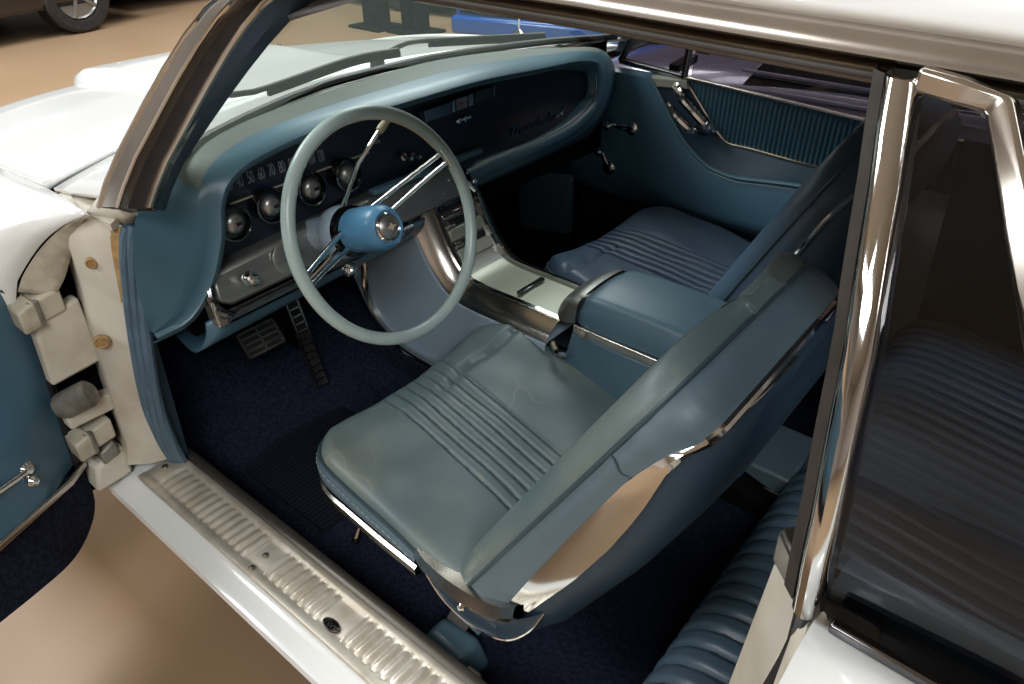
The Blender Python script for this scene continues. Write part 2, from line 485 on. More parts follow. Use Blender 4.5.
# ---- near fender
sec0 = [V(p) for p in G['fend_edge']] + [V((1.325, .875, .66)), V((1.33, .905, .5)), V((1.335, .9, .3))]
sec1 = [V(p) for p in ((1.37, .735, .905), (1.37, .78, .900), (1.38, .84, .878), (1.40, .89, .83), (1.40, .915, .77), (1.40, .93, .66), (1.40, .94, .5), (1.40, .93, .3))]
sec2 = [V((1.9, q.y, q.z - (.045 if k < 4 else .02))) for k, q in enumerate(sec1)]
sec3 = [V((2.28, q.y - (.03 if k > 2 else 0), q.z - (.12 if k < 5 else .03))) for k, q in enumerate(sec1)]
sec4 = [V((2.36, q.y - .05 if k > 2 else q.y, q.z - (.20 if k < 5 else .05))) for k, q in enumerate(sec1)]
for side, nm in ((1, 'front_fender'), (-1, 'front_fender')):
    rr = [[V((p.x, p.y * side, p.z)) for p in r] for r in (sec0, sec1, sec2, sec3, sec4)]
    MB().patch(rr, 26, 34).build(nm, 'white', body, solid=.01)
# fender inner flange with cracked paint, seen through the door gap
fe = [V(p) for p in G['fend_edge']]
MB().patch([[p + V((.004, -.002, -.006)) for p in fe],
            [V((1.20, .742, .895)), V((1.225, .755, .86)), V((1.25, .77, .815)), V((1.27, .785, .775)), V((1.29, .80, .745))]], 18, 6).build('fender_flange', 'cream_edge', body, solid=.006)
# ---- door hinge pillar
hi = cr(G['hp_in'], 24)
ho = cr(G['hp_out'], 24)
wi = cr(G['ws_in'], 24)
mid = [(a.lerp(b, .5) + V((-.004, .006, 0))) for a, b in zip(hi, ho)]
hp = MB()
hp.grid([[p + V((.10, -.02, 0)) for p in ho], [p + V((.012, .0, 0)) for p in ho], ho, mid, hi, [p + V((.02, -.03, 0)) for p in hi], [p + V((.1, -.03, 0)) for p in hi]])
hpo = hp.build('hinge_pillar', 'cream', body, label='cream painted door hinge pillar with brown stains')
for p, r in ((G['plugs'][0], .010), (G['plugs'][1], .014)):
    p = V(p) + V((-.013, .010, .002))
    MB().lathe([(r, 0), (r, .004), (r * .75, .007), (r * .6, .004), (0, .004)], p, (-.8, .6, 0), 18).build('body_plug', 'rust', hpo, label='round rust-brown plug')
rs = [V(p) + V((-.003, .004, 0)) for p in G['hp_in']][:4]
MB().patch([[rs[0], rs[1], rs[2] + V((0, .002, 0))], [rs[0].lerp(ho[1], .32), rs[1].lerp(ho[4], .22), rs[2].lerp(ho[8], .12)]], 8, 4).build('rust_stain', 'rust', hpo, label='orange rust streak')
ws = MB()
for t, r in ((.12, .008), (.5, .009), (.9, .010)):
    ws.tube([a.lerp(b, t) + V((-.004, .004, 0)) for a, b in zip(hi, wi)], r, 8)
ws.build('door_weatherstrip', 'welt', body, label='blue rubber weatherstrip round the doorway')
MB().add([V(p) for p in ((1.205, .738, .90), (1.215, .70, .905), (1.12, .716, .896), (1.10, .70, .90), (1.075, .712, .925), (1.055, .742, .948), (1.15, .738, .925), (1.17, .70, .95))], [(0, 2, 6), (2, 3, 4, 5), (2, 5, 6), (0, 6, 7, 1)]).build('cowl_corner', 'cream', body, solid=.004, label='cream corner below the windscreen pillar')
MB().prism([(1.12, .737, .906), (1.34, .735, .893), (1.34, .64, .893), (1.19, .64, .912)], (0, 0, -.012)).build('cowl_shelf', 'cream', body, label='cream ledge below the windscreen corner')
# hinge bay: near-black plate painted as the shade of the cavity, cream plate, hinge arms
MB().box((1.372, .80, .56), (.02, .22, .56)).build('hinge_bay_shade', 'under', body, label='near-black plate painted as the shade behind the hinges')
pl = [(1.29, .848, .709), (1.29, .765, .728), (1.29, .764, .594), (1.29, .856, .585)]
MB().prism(pl, (.03, 0, 0)).build('bay_plate', 'cream', body, bevel=.006, label='cream painted plate between the door hinges')
h = thing
def hinge(z, zt, lab):
    b = MB()
    b.prism([(1.285, .79, z + .022), (1.285, .84, z + .012), (1.285, .84, z - .030), (1.285, .79, z - .022)], (.06, 0, 0))
    b.prism([(1.275, .835, z + .018), (1.275, .865, z + .008), (1.275, .865, z - .034), (1.275, .835, z - .03)], (.05, 0, 0))
    o = b.build('door_hinge', 'cream_edge', body, label=lab, bevel=.004)
    MB().lathe([(.008, -.024), (.008, .022)], (1.284, .836, z - .006), (0, 0, 1), 14).build('hinge_pin', 'grease', o)
hinge(.738, 0, 'cream upper door hinge arm')
hinge(.452, 0, 'cream lower door hinge arm')
MB().lathe([(.0, -.03), (.022, -.03), (.026, -.02), (.026, .03), (.02, .036), (0, .036)], (1.285, .835, .545), (-.5, -.6, .35), 20).build('check_roller', 'grease', body, label='grey door check roller')
MB().prism([(1.285, .766, .524), (1.285, .858, .530), (1.285, .858, .488), (1.285, .768, .488)], (.03, 0, 0)).build('check_arm', 'cream', body, bevel=.005, label='cream door check arm')
MB().prism([(1.282, .80, .425), (1.282, .83, .412), (1.282, .83, .382), (1.282, .795, .392)], (.04, 0, 0)).build('check_bracket', 'grease', body, bevel=.004, label='grey bracket above the sill')
MB().hexa([V(p) for p in ((1.29, .785, .40), (1.285, .845, .385), (1.28, .86, .33), (1.28, .785, .335))], [V(p) for p in ((1.40, .785, .40), (1.40, .845, .385), (1.40, .86, .33), (1.40, .785, .335))]).build('pillar_foot', 'cream', body, bevel=.008, label='cream foot of the hinge pillar')

# ---- rocker panel and sill
X0, X1 = -.45, 1.30
rk = MB()
prof = [(.74, .14), (.79, .21), (.822, .278), (.834, .300), (.831, .311), (.815, .314), (.806, .322), (.792, .324), (.788, .330), (.70, .334), (.694, .338), (.684, .338), (.678, .325), (.672, .20), (.672, .14)]
rows = [[V((x, y, z)) for y, z in prof] for x in (X0, 0, .4, .8, 1.1, X1)]
rk.grid(rows, cu=True, cap=True).build('rocker_panel', 'white', body)
MB().prism([(1.30, .74, .14), (1.30, .834, .30), (1.30, .828, .312), (1.30, .70, .318), (1.30, .70, .14)], (.12, 0, 0)).build('rocker_end', 'white', body, bevel=.01)
MB().grid([[V((x, y, z)) for x in (-.45, .3, .8, 1.262)] for y, z in ((.701, .336), (.694, .3405), (.684, .3405), (.677, .336), (.670, .30), (.666, .20))]).build('sill_binding', mat('binding_metal', '77736c', .35, .8), body, label='grey metal binding along the inner sill')
MB().grid([[V((x, y, z)) for x in (-.45, .3, .8, 1.262)] for y, z in ((.679, .334), (.668, .31), (.660, .20))]).build('sill_carpet', 'carpet', body)
# scuff plate
sp = MB()
pr = [(.790, .331), (.788, .337), (.776, .3385), (.772, .336), (.716, .3385), (.712, .341), (.704, .341), (.700, .3395), (.700, .331)]
xs = [1.262 - .002 * i for i in range(0, 780)]
rows = []
for x in xs:
    k = 0
    u = 1.215 - x
    if u > 0:
        blank = (abs(x - .888) < .024) or (abs(x - .690) < .030)
        if not blank:
            k = .0035 * (0.5 + 0.5 * math.cos(2 * PI * u / .0205)) ** 0.7
    r = []
    for j, (y, z) in enumerate(pr):
        r.append(V((x, y, z)))
        if j == 3:
            for q in (.766, .760, .74, .73, .722):
                r.append(V((x, q, .336 + k + (.0 if q > .765 else 0.0015))))
    rows.append(r)
spo = sp.grid(rows, cu=True, cap=True).build('scuff_plate', mat('sill_aluminium', 'e2dccf', 0.40, 0.55, col2='cdc4b2', scale=25), body, smooth=50, label='ribbed aluminium sill plate with screws and a small oval badge')
M['screw'] = mat('sill_screw', '8d877c', 0.35, 0.9)
for x, y in ((1.242, .741), (.892, .746), (.887, .777), (.43, .745)):
    MB().lathe([(.006, 0), (.006, .002), (.004, .0035), (0, .0038)], (x, y, .3385), (0, 0, 1), 12).build('screw', 'screw', spo)
bx, by = .690, .762
ov = MB()
ov.add([V((bx + .019 * math.cos(2 * PI * k / 32), by + .0095 * math.sin(2 * PI * k / 32), z)) for z in (.337, .3402) for k in range(32)], [tuple(range(32)), tuple(range(32, 64))] + [(k, (k + 1) % 32, 32 + (k + 1) % 32, 32 + k) for k in range(32)])
ovo = ov.build('oval_badge', 'gloss_black', spo, label='small black oval badge with silver script')
text_mesh('Ford', .0155, .0003, (bx, by, .3406), (-1, 0, 0), (0, -1, 0), shear=.35).build('badge_script', 'chrome', spo, smooth=0)
rg = MB()
rg.tube([V((bx + .0175 * math.cos(2 * PI * k / 32), by + .0083 * math.sin(2 * PI * k / 32), .3404)) for k in range(32)], .0006, 6, closed=True)
rg.build('badge_ring', 'chrome', spo)

# ---- floor pan, carpet, firewall, kick panels
cp = MB()
rows = []
for x in (-.45, 0, .2, .5, .9, 1.2, 1.35, 1.46, 1.56, 1.62):
    z = itp(x, [(-.45, .20), (1.30, .20), (1.40, .235), (1.62, .52)])
    rows.append([V((x, y, z + dz)) for y, dz in ((.675, .02), (.66, .0), (.45, -.005), (.19, 0), (.155, .05), (.125, .12), (0, .14), (-.125, .12), (-.155, .05), (-.19, 0), (-.45, -.005), (-.66, 0), (-.7, .03))])
cp.grid(rows).build('carpet', 'carpet', body, label='deep navy floor carpet', solid=.012)
MB().box((1.62, 0, .66), (.02, 1.40, .38)).build('firewall', 'under', body, label='black bulkhead under the dashboard')
for s in (1, -1):
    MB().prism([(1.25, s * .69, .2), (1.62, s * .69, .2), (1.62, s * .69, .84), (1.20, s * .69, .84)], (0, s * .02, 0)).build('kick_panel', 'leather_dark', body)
hm = MB()
rows = []
for i in range(121):
    x = .96 + .34 * i / 120
    dz = .0025 * (0.5 + .5 * math.cos(2 * PI * i / 4))
    rows.append([V((x, y, .214 + dz + itp(x, [(1.30, 0), (1.4, .035)]))) for y in (.585, .58, .30, .295)])
hm.grid(rows).build('heel_mat', 'mat_ribbed', body, solid=.004, label='black ribbed heel mat in the driver footwell')
# pale kick pad ahead of the passenger door
MB().hexa([V(p) for p in ((1.46, -.70, .50), (1.255, -.70, .535), (1.25, -.70, .33), (1.45, -.70, .30))], [V(p) for p in ((1.46, -.66, .49), (1.255, -.675, .525), (1.25, -.67, .33), (1.45, -.65, .30))]).build('kick_pad', mat('pale_kick_vinyl', '7c98a6', .45), body, bevel=.012, label='blue-grey kick pad below the passenger end of the dash')

# ---- windscreen, pillars, roof
AP = [[V(p) for p in G['ap%d' % i]] for i in range(6)]
def mir(p, s): return V((p.x, p.y * s, p.z))
def wtop_x(y): return .80 + .19 * (1 - (abs(y) / .575) ** 2)
rows = []
for k in range(9):
    t = k / 8
    r = []
    for j in range(31):
        q = -1 + 2 * j / 30
        b = V((ws_x(.695 * q), .695 * q, .955))
        c = V((wtop_x(.572 * q), .572 * q, 1.232 + .055 * (1 - q * q)))
        m = b.lerp(c, t) + V((.02, 0, .012)) * (4 * t * (1 - t)) * .6
        r.append(m)
    rows.append(r)
MB().grid(rows).build('windshield', 'glass', body, label='curved windscreen glass with a faint green tint')
RX = [(.84, .0), (.62, .0), (.40, .0), (.2, 0), (.05, 0), (-.15, 0), (-.5, 0)]
def rail_pt(x, y, z):
    return V((x, y, z + itp(x, [(-.5, -.035), (-.15, -.012), (.05, -.003), (.2, 0), (.4, .006), (.62, .008)])))
for s in (1, -1):
    # pillar strips: outer bright moulding, dark rubber, inner bright bead, vinyl garnish
    def strip(name, a, b, depth, m, par, lift=0, lab=None):
        A = [mir(p, s) for p in cr(a, 14)]
        B = [mir(p, s) for p in cr(b, 14)]
        n = V((-.25, .75 * s, .55)).normalized()
        w = MB()
        w.grid([[p - n * depth for p in A], [p + n * lift for p in A], [p.lerp(q, .5) + n * (lift * 1.6) for p, q in zip(A, B)], [q + n * lift for q in B], [q - n * depth for q in B]], cv=True)
        return w.build(name, m, par, label=lab)
    far = [RXX for RXX in ()]
    ends = [(.62, .590, 1.284), (.62, .598, 1.275), (.62, .592, 1.273), (.62, .58, 1.269), (.62, .576, 1.269), (.62, .556, 1.263)]
    P6 = [AP[i] + [V(ends[i])] for i in range(6)]
    P6[5] = [a.lerp(b, k) for a, b, k in zip(P6[4], P6[5], (.4, .45, .9, 1))]
    P6[0][0] = P6[0][0] + (P6[0][0] - P6[0][1]) * .0
    base = strip('windshield_pillar', P6[0], P6[1], .03, 'steel', body, .004, 'bright stainless windscreen pillar with a black rubber strip')
    strip('pillar_rubber', P6[2], P6[3], .02, 'rubber', base, -.003, 'black ribbed rubber strip')
    strip('pillar_bead', P6[3], P6[4], .01, 'chrome_old', base, .002, 'thin bright bead')
    for e, r in ((0, .0035), (1, .003)):
        MB().tube([mir(p + V((-.002, .004, .003)), s) for p in cr(P6[e], 14)], r, 8).build('pillar_highlight', 'chrome', base, label='added chrome line that catches a highlight along the pillar moulding')  # chrome tubes added to draw highlight lines along the pillar
    strip('pillar_garnish', P6[4], P6[5], .02, 'leather_dark', base, -.002, 'dark blue inner garnish')
    # roof rail: drip moulding, groove, inner channel
    xs = [.84, .62, .5, .385, .27, .14, .0, -.15, -.35]
    def railstrip(name, pts, m, par, lab=None):
        w = MB()
        w.grid([[mir(rail_pt(x if x < .8 else .70, y, z), s) for y, z in pts] for x in xs[1:]], cu=True, cap=True)
        return w.build(name, m, par, label=lab, smooth=50)
    rr = railstrip('roof_rail', [(.568, 1.279), (.578, 1.2765), (.586, 1.272), (.591, 1.266), (.592, 1.260), (.586, 1.257), (.574, 1.256), (.566, 1.2535), (.53, 1.256), (.53, 1.276)], 'steel', body, 'bright stainless drip rail along the roof edge')
    railstrip('rail_channel', [(.574, 1.254), (.580, 1.2505), (.578, 1.247), (.556, 1.2365), (.550, 1.2355), (.53, 1.245), (.53, 1.254)], mat('channel_floor_tint_%s' % s, '8a7d6c', .38, .85, col2='7b6e5e', scale=12) if s == 1 else 'steel', rr, 'metal window channel under the drip rail, the near one tinted brown like the reflected floor')  # near side coloured brown to stand for the reflection of the tan floor
    railstrip('rail_lip', [(.5525, 1.2365), (.5535, 1.234), (.549, 1.2325), (.546, 1.2345)], 'chrome_old', rr, 'thin bright lip')
rf = MB()
rows = []
for i in range(17):
    x = .86 - 1.75 * i / 16
    r = []
    for j in range(31):
        q = -1 + 2 * j / 30
        y = .578 * q
        xx = x
        if i == 0: xx = wtop_x(.572 * q) + .01
        elif i == 1: xx = .55 + .3 * (wtop_x(.572 * q) - .55)
        z = rail_pt(max(xx, -.5), 0, 1.276).z + .07 * (1 - abs(q) ** 2.4) - .10 * max(0, (-.5 - xx)) ** 1.5
        if i == 0: z = 1.238 + .06 * (1 - q * q)
        r.append(V((xx, y, z)))
    rows.append(r)
rf.grid(rows).build('roof', 'white', body, solid=.012, off=1)
rows2 = [[p + V((0, 0, -.028)) for p in r] for r in rows]
MB().grid(rows2).build('headliner', mat('headliner_grey', '6f7072', .9), body, solid=.006)
# rear shell (package shelf, bulkhead, sail panels) closing the cabin behind the rear seat
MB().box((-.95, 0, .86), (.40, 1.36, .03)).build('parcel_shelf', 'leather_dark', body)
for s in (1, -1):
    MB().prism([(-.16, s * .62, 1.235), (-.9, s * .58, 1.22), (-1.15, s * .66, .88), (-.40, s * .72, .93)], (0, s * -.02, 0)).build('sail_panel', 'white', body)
# quarter panel, lock pillar
qp = MB()
QX = [.040, -.02, -.2, -.6, -1.2]
rows = []
for x in QX:
    rows.append([V((x, y, z + .15 * 0)) for y, z in ((.765, .932), (.80, .938), (.86, .922), (.895, .87), (.91, .78), (.915, .6), (.90, .4), (.86, .2))])
qp.patch(rows, 24, 14).build('quarter_panel', 'white', body, solid=.01)
MB().patch([[V((x, -y, z)) for y, z in ((.745, .815), (.80, .80), (.86, .77), (.895, .73), (.91, .68), (.915, .56), (.90, .4), (.86, .2))] for x in (1.33, .7, 0, -.6, -1.2)], 20, 14).build('far_side_panel', 'white', body, solid=.01)
lp = MB()
lp.hexa([V(p) for p in ((.092, .695, .90), (.055, .735, .925), (.045, .80, .925), (.0, .80, .92), (.0, .68, .90))],
        [V(p) for p in ((.12, .685, .33), (.085, .76, .33), (.06, .84, .33), (.0, .84, .33), (.0, .68, .33))])
lpo = lp.build('lock_pillar', 'cream', body, bevel=.008, label='cream door lock pillar behind the doorway')
MB().hexa([V(p) for p in ((.094, .694, .925), (.06, .735, .93), (.052, .70, .935), (.075, .675, .93))], [V(p) for p in ((.092, .697, .89), (.057, .737, .90), (.04, .70, .90), (.07, .675, .89))]).build('pillar_cap', 'chrome_old', lpo, bevel=.004, label='tan reflecting metal cap')
gk = MB()
gk.tube(cr([(.052, .752, .935), (.045, .775, .91), (.05, .80, .86), (.055, .815, .80)], 10), [.007, .008, .006, .002] and .006, 8)
gk.build('pillar_gasket', 'rubber', lpo, label='black torn rubber seal')

# ---- quarter window: inner felt channel, bright front post, frame, dark glass
qw_lo, qw_hi = V((.058, .752, .930)), V((.127, .598, 1.252))
XQ = [(.93, .058), (1.02, .066), (1.11, .080), (1.19, .103), (1.252, .127)]
def yq(z): return itp(z, [(.92, .753), (.98, .750), (1.03, .742), (1.08, .727), (1.13, .704), (1.18, .670), (1.22, .633), (1.256, .594)])
def lineq(t, dx=0, dy=0):
    z = .93 + .322 * t
    return V((itp(z, XQ) + dx, yq(z) + dy, z))
T = [k / 12 for k in range(13)]
fr = MB()
fr.grid([[lineq(t, .000, .004) for t in T], [lineq(t, -.0015, .010) for t in T], [lineq(t, -.005, .0145) for t in T], [lineq(t, -.010, .0165) for t in T], [lineq(t, -.015, .0145) for t in T], [lineq(t, -.0185, .010) for t in T], [lineq(t, -.020, .004) for t in T], [lineq(t, -.020, -.014) for t in T], [lineq(t, .000, -.014) for t in T]], cv=True)
qf = fr.build('quarter_window', 'chrome', body, label='bright chrome quarter window frame')
MB().grid([[lineq(t, .0003, .005) for t in T], [lineq(t, .010, -.004) for t in T], [lineq(t, .012, -.03) for t in T], [lineq(t, .0003, -.03) for t in T]], cv=True).build('window_channel', 'felt', qf, label='dark brown felt channel on the front edge')
up = MB()
c0, c1, c2 = V((.108, .602, 1.2515)), V((.056, .608, 1.244)), V((-.05, .727, 1.08))
c3 = V((-.20, .745, .94))
up.sweep([c0, V((.08, .603, 1.248)), c1, V((.028, .648, 1.205)), c2, c3], [(-.008, -.008), (.008, -.008), (.008, .006), (-.008, .006)], up=(0, 1, 0))
up.build('upper_frame', 'chrome_old', qf, bevel=.003)
gr = []
for k in range(25):
    z = .924 + .324 * k / 24
    xa, xb = itp(z, XQ) - .016, itp(z, [(.92, -.21), (1.08, -.052), (1.205, .027), (1.25, .056)])
    gr.append([V((xa + (xb - xa) * j / 6, yq(z) - .002, z)) for j in range(7)])
MB().grid(gr).build('window_glass', 'glass_dark', qf, smooth=60, label='dark reflective quarter window glass')
MB().sweep([(.03, .765, .936), (-.05, .768, .9365), (-.3, .768, .936)], [(-.005, -.004), (.005, -.004), (.004, .004), (-.004, .004)]).build('belt_moulding', 'chrome_dark', qf, bevel=.002, label='dark chrome belt strip below the glass')
# rear inner side panel
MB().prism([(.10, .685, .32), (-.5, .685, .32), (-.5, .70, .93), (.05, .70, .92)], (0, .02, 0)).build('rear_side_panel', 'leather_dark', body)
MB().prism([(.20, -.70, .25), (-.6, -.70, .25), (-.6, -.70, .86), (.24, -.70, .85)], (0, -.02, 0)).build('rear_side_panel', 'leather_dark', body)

# ---- wipers and aerial
def wiper(pts, hub, lab):
    P = cr(pts, 16)
    b = MB().tube(P, .006, 8)
    o = b.build('wiper', 'rubber', body, label=lab)
    MB().sweep([P[k] + V((-.004, 0, -.006)) for k in range(5, 16)], [(-.004, -.009), (.004, -.009), (.003, .004), (-.003, .004)]).build('wiper_blade', 'rubber', o)
    MB().lathe([(.018, 0), (.018, .02), (.012, .035), (0, .038)], hub, (0, 0, 1), 16).build('wiper_hub', 'rubber', o)
wiper([(1.44, .40, .955), (1.38, .38, .985), (1.32, .34, .985), (1.37, .05, .990), (1.37, -.10, .985)], (1.44, .40, .93), 'dark wiper arm ahead of the steering wheel')
wiper([(1.45, -.10, .955), (1.40, -.14, .985), (1.40, -.2, .985), (1.33, -.34, .98), (1.24, -.50, .975)], (1.45, -.10, .93), 'dark wiper arm ahead of the passenger side')
a = MB().lathe([(.022, 0), (.020, .012), (.010, .02), (.0045, .024), (.004, .03), (.003, .9), (0, .9)], (1.6, -.84, .872), (.02, 0, 1), 12)
a.build('radio_aerial', 'chrome', body, label='thin chrome radio aerial on the far fender')
MB().lathe([(.012, 0), (.012, .02), (.006, .03), (0, .03)], (2.3, -.40, .80), (0, 0, 1), 12).build('washer_nozzle', 'chrome', body)

# ================================================================ bucket seats

def bucket_seat(sgn, dx, dz, lean, label, mats):
    SL = math.atan(lean)
    A_UP = V((-math.sin(SL), 0, math.cos(SL)))
    A_FW = V((math.cos(SL), 0, math.sin(SL)))
    YC = .358
    root = thing('bucket_seat', (.66 + dx, YC * sgn, .19), label, 'car seat', 'front bucket seats')
    def T(p):
        return V((p[0] + dx, p[1] * sgn, p[2] + dz))
    # ---------- cushion
    XF, XR = .925, .44
    def hw(x):
        d = XF - x
        r = .10
        w = itp(x, [(.44, .282), (.7, .275), (.925, .262)])
        if d < r: w = w - r + math.sqrt(max(0, r * r - (r - d) ** 2))
        return w
    def ztop(x, y):
        z = itp(x, [(.44, .455), (.6, .472), (.75, .494), (.84, .505), (.90, .502), (.925, .495)])
        q = (y - YC) / .28
        z += .016 * (q * q) * sm(.5, .7, x) - .006 * (1 - q * q)
        z += .020 * sm(.02, .9, -q) * sm(.70, .9, x)
        d = min(hw(x) - abs(y - YC), XF - x)
        e = .034
        if d < e: z -= e * (1 - math.sqrt(max(0, 1 - (1 - d / e) ** 2))) * .9
        # fore-and-aft pleats
        yp = y - itp(x, [(.44, .05), (.6, .022), (.75, .004), (.90, -.012)])
        g0, g1, per = .288, .444, .0262
        if g0 - .004 < yp < g1 + .004 and d > .02:
            k = (yp - g0) / per
            f = abs(k - round(k)) * per
            ed = sm(.925, .88, x)
            z -= (.0095 * math.exp(-(f / .0035) ** 2) - .0030) * sm(.0, .035, XF - x)
        # crossing crease, wear wrinkles
        if y < .40:
            z -= .009 * math.exp(-((x - .838 - .006 * math.sin(y * 30)) / .007) ** 2) * sm(.40, .30, y) * sm(.06, .12, y)
        z += .0011 * math.sin(x * 37 + y * 22) + .0009 * math.sin(x * 18 - y * 55 + 1)
        return z
    us = [1 - math.cos(.5 * PI * k / 8) for k in range(9)]
    xs = [XF - .0005 - .03 * u for u in us] + [XF - .03 - .455 * k / 46 for k in range(1, 47)]
    sv = sorted(set([round(math.sin(.5 * PI * k / 130), 5) for k in range(-130, 131)]))
    rows = []
    for x in xs:
        w = hw(x)
        rows.append([T((x, YC + w * s, ztop(x, YC + w * s))) for s in sv])
    cu = MB().grid(rows).build('cushion', mats[0], root, smooth=60, label='pleated seat cushion top')
    # outline path of the cushion, from rear inner round the front to rear outer
    path = [(x, YC - hw(x)) for x in reversed(xs)] + [(xs[0], YC + q * hw(xs[0])) for q in (-.6, -.2, .2, .6)] + [(x, YC + hw(x)) for x in xs]
    P = [V((x, y, 0)) for x, y in path]
    P = cr(P[::2] + [P[-1]], 110)
    def edge_z(x, y): return ztop(min(x, XF), YC + (y - YC) * .999)
    n2 = []
    for i in range(len(P)):
        t = (P[min(i + 1, 109)] - P[max(i - 1, 0)]).normalized()
        n2.append(V((-t.y, t.x, 0)) * 1)
    cen = V((.68, YC, 0))
    n2 = [n if n.dot(p - cen) > 0 else -n for n, p in zip(n2, P)]
    def at_side(i, out, z):
        p = P[i] + n2[i] * out
        return T((p.x, p.y, z))
    ez = [edge_z(p.x, p.y) for p in P]
    def low(i): return itp(P[i].x, [(.44, .424), (.93, .440)])
    rows = []
    for k in range(9):
        t = k / 8
        rows.append([at_side(i, .010 * math.sin(PI * (t * .9 + .05)) , ez[i] + .001 + (low(i) - ez[i]) * t) for i in range(110)])
    ko_ = [i for i in range(110) if not (P[i].y > YC and P[i].x < .602)]
    MB().grid([[r[i] for i in ko_] for r in rows]).build('cushion_side', mats[1], root, label='lighter blue stitched cushion border')
    MB().tube([at_side(i, .003, ez[i] + .001) for i in range(110)], .0034, 6).build('cushion_piping', 'piping', root)
    st = MB()
    for i in ko_[2:-2]:
        a, b = at_side(i, .0095, ez[i] - .012), at_side(i + 1, .0095, ez[i + 1] - .012)
        st.tube([a.lerp(b, .15), a.lerp(b, .75)], .0009, 4)
    st.build('cushion_stitching', 'stitch', root)
    MB().grid([[at_side(i, o, low(i) + z) for i in range(110) if not (P[i].y > YC and P[i].x < .60)] for o, z in ((.006, .002), (.011, -.002), (.011, -.016), (.004, -.022), (-.03, -.024))]).build('cushion_trim', 'chrome_old', root, label='bright metal strip along the foot of the cushion')
    MB().hexa([T(p) for p in ((.90, YC - .24, .395), (.90, YC + .24, .395), (.50, YC + .24, .39), (.50, YC - .24, .39))], [T(p) for p in ((.84, YC - .15, .30), (.84, YC + .15, .30), (.54, YC + .15, .30), (.54, YC - .15, .30))]).build('seat_pan', 'under', root)
    for s in (-.15, .15):
        MB().box(T((.68, YC + s, .255 - dz / 2)), (.30, .035, .11)).build('seat_track', 'under', root)
    MB().tube([T(p) for p in ((.86, YC + .17, .29), (.872, YC + .20, .262), (.862, YC + .225, .246))], [.006, .0055, .008], 8).build('adjuster_lever', 'chrome', root)
    # ---------- backrest
    ST = .630
    O = V((.575, YC, .40))
    def bw(s):
        return .5 * (bwo(s) + bwi(s))
    def bwo(s): return itp(s, [(0, .262), (.12, .268), (.3, .268), (.42, .262), (.50, .254), (.55, .242), (.585, .222), (.605, .198), (.618, .165), (.626, .12), (ST, .06)])
    def bwi(s): return itp(s, [(0, .262), (.12, .268), (.3, .270), (.42, .266), (.48, .258), (.53, .240), (.565, .212), (.59, .178), (.610, .135), (.622, .09), (ST, .03)])
    def bshift(s): return .5 * (bwo(s) - bwi(s)) + itp(s, [(0, .012), (.3, -.003), (.7, .0)])
    def bd(s): return itp(s, [(0, .115), (.05, .145), (.16, .164), (.36, .162), (.5, .150), (.56, .140), (.59, .128), (.605, .115), (ST, .10)])
    def bm(s): return itp(s, [(0, .096), (.06, .094), (.22, .080), (.37, .070), (.5, .064), (.55, .070), (.585, .085), (.60, .088), (ST, .084)])
    def bh(s): return itp(s, [(0, .100), (.04, .108), (.12, .116), (.3, .119), (.4, .114), (.48, .104), (.54, .090), (.57, .090), (.59, .099), (ST, .098)])
    def crown(s): return .02 * sm(.0, .3, s) * sm(.66, .4, s)
    def pt(s, y, d):
        p = O + A_UP * s + A_FW * (-d)
        return T((p.x, YC + bshift(s) + y, p.z))
    SS = [.0, .02, .04] + [.07 + .03 * k for k in range(16)] + [.54, .555, .57, .58, .59, .597, .604, .610, .615, .619, .623, .627, ST]
    def loop(s):
        w, D = bw(s), bd(s)
        rf, rb = min(.032, w * .8), min(.055, w * .8, (D - bm(s)) * .9)
        pts = []
        def fr(y):
            q = abs(y) / max(w, 1e-3)
            return .014 * (1 - q ** 2) * sm(.0, .1, s) - .010 * sm(.45, .8, q) * sm(1.0, .8, q)
        # from outer seam over the front to the inner seam
        dm = bm(s)
        for k in range(9):
            a = PI / 2 * k / 8
            y = w - rf + rf * math.cos(a)
            pts.append((y, rf - rf * math.sin(a) + fr(y) * math.sin(a)))
        for k in range(1, 24):
            y = (w - rf) * (1 - 2 * k / 24)
            z = fr(y)
            k2 = (y + .075) / .0262
            if -.1 < k2 < 6.1 and .05 < s < .58:
                f = abs(k2 - round(k2)) * .0262
                z += .004 * math.exp(-(f / .004) ** 2)
            pts.append((y, z))
        for k in range(9):
            a = PI / 2 * (1 - k / 8)
            y = -(w - rf + rf * math.cos(a))
            pts.append((y, rf - rf * math.sin(a) + fr(y) * math.sin(a)))
        back = []
        for k in range(4): back.append((-w + .003, dm + (D - rb - dm) * k / 4))
        for k in range(9):
            a = PI / 2 * k / 8
            back.append((-(w - .003 - rb + rb * math.cos(a)), D - rb + rb * math.sin(a)))
        for k in range(1, 8): back.append(((w - .003 - rb) * (-1 + 2 * k / 8), D + .004))
        for k in range(9):
            a = PI / 2 * (1 - k / 8)
            back.append((w - .003 - rb + rb * math.cos(a), D - rb + rb * math.sin(a)))
        for k in range(1, 5): back.append((w - .003, D - rb + (dm - D + rb) * k / 4))
        return pts, back
    F, B = [], []
    for s in SS:
        f, b = loop(s)
        F.append([pt(s, y, d) for y, d in f])
        B.append([pt(s, y, d) for y, d in b])
    bb = MB().grid(F)
    n = len(F[0]); m = len(F) - 1
    fl, _b = loop(ST)
    bb.grid([F[-1], [pt(ST + .003, y, max(d, .016)) for y, d in fl], [pt(ST + .003, y, .034) for y, d in fl]])
    bk = bb.build('backrest', mats[2], root, smooth=60, label='leather backrest with wide side bolsters')
    sh = MB().grid(B)
    n = len(B[0])
    sh.f.append(tuple(m * n + j for j in range(n)))
    sh.f.append(tuple(range(n)))
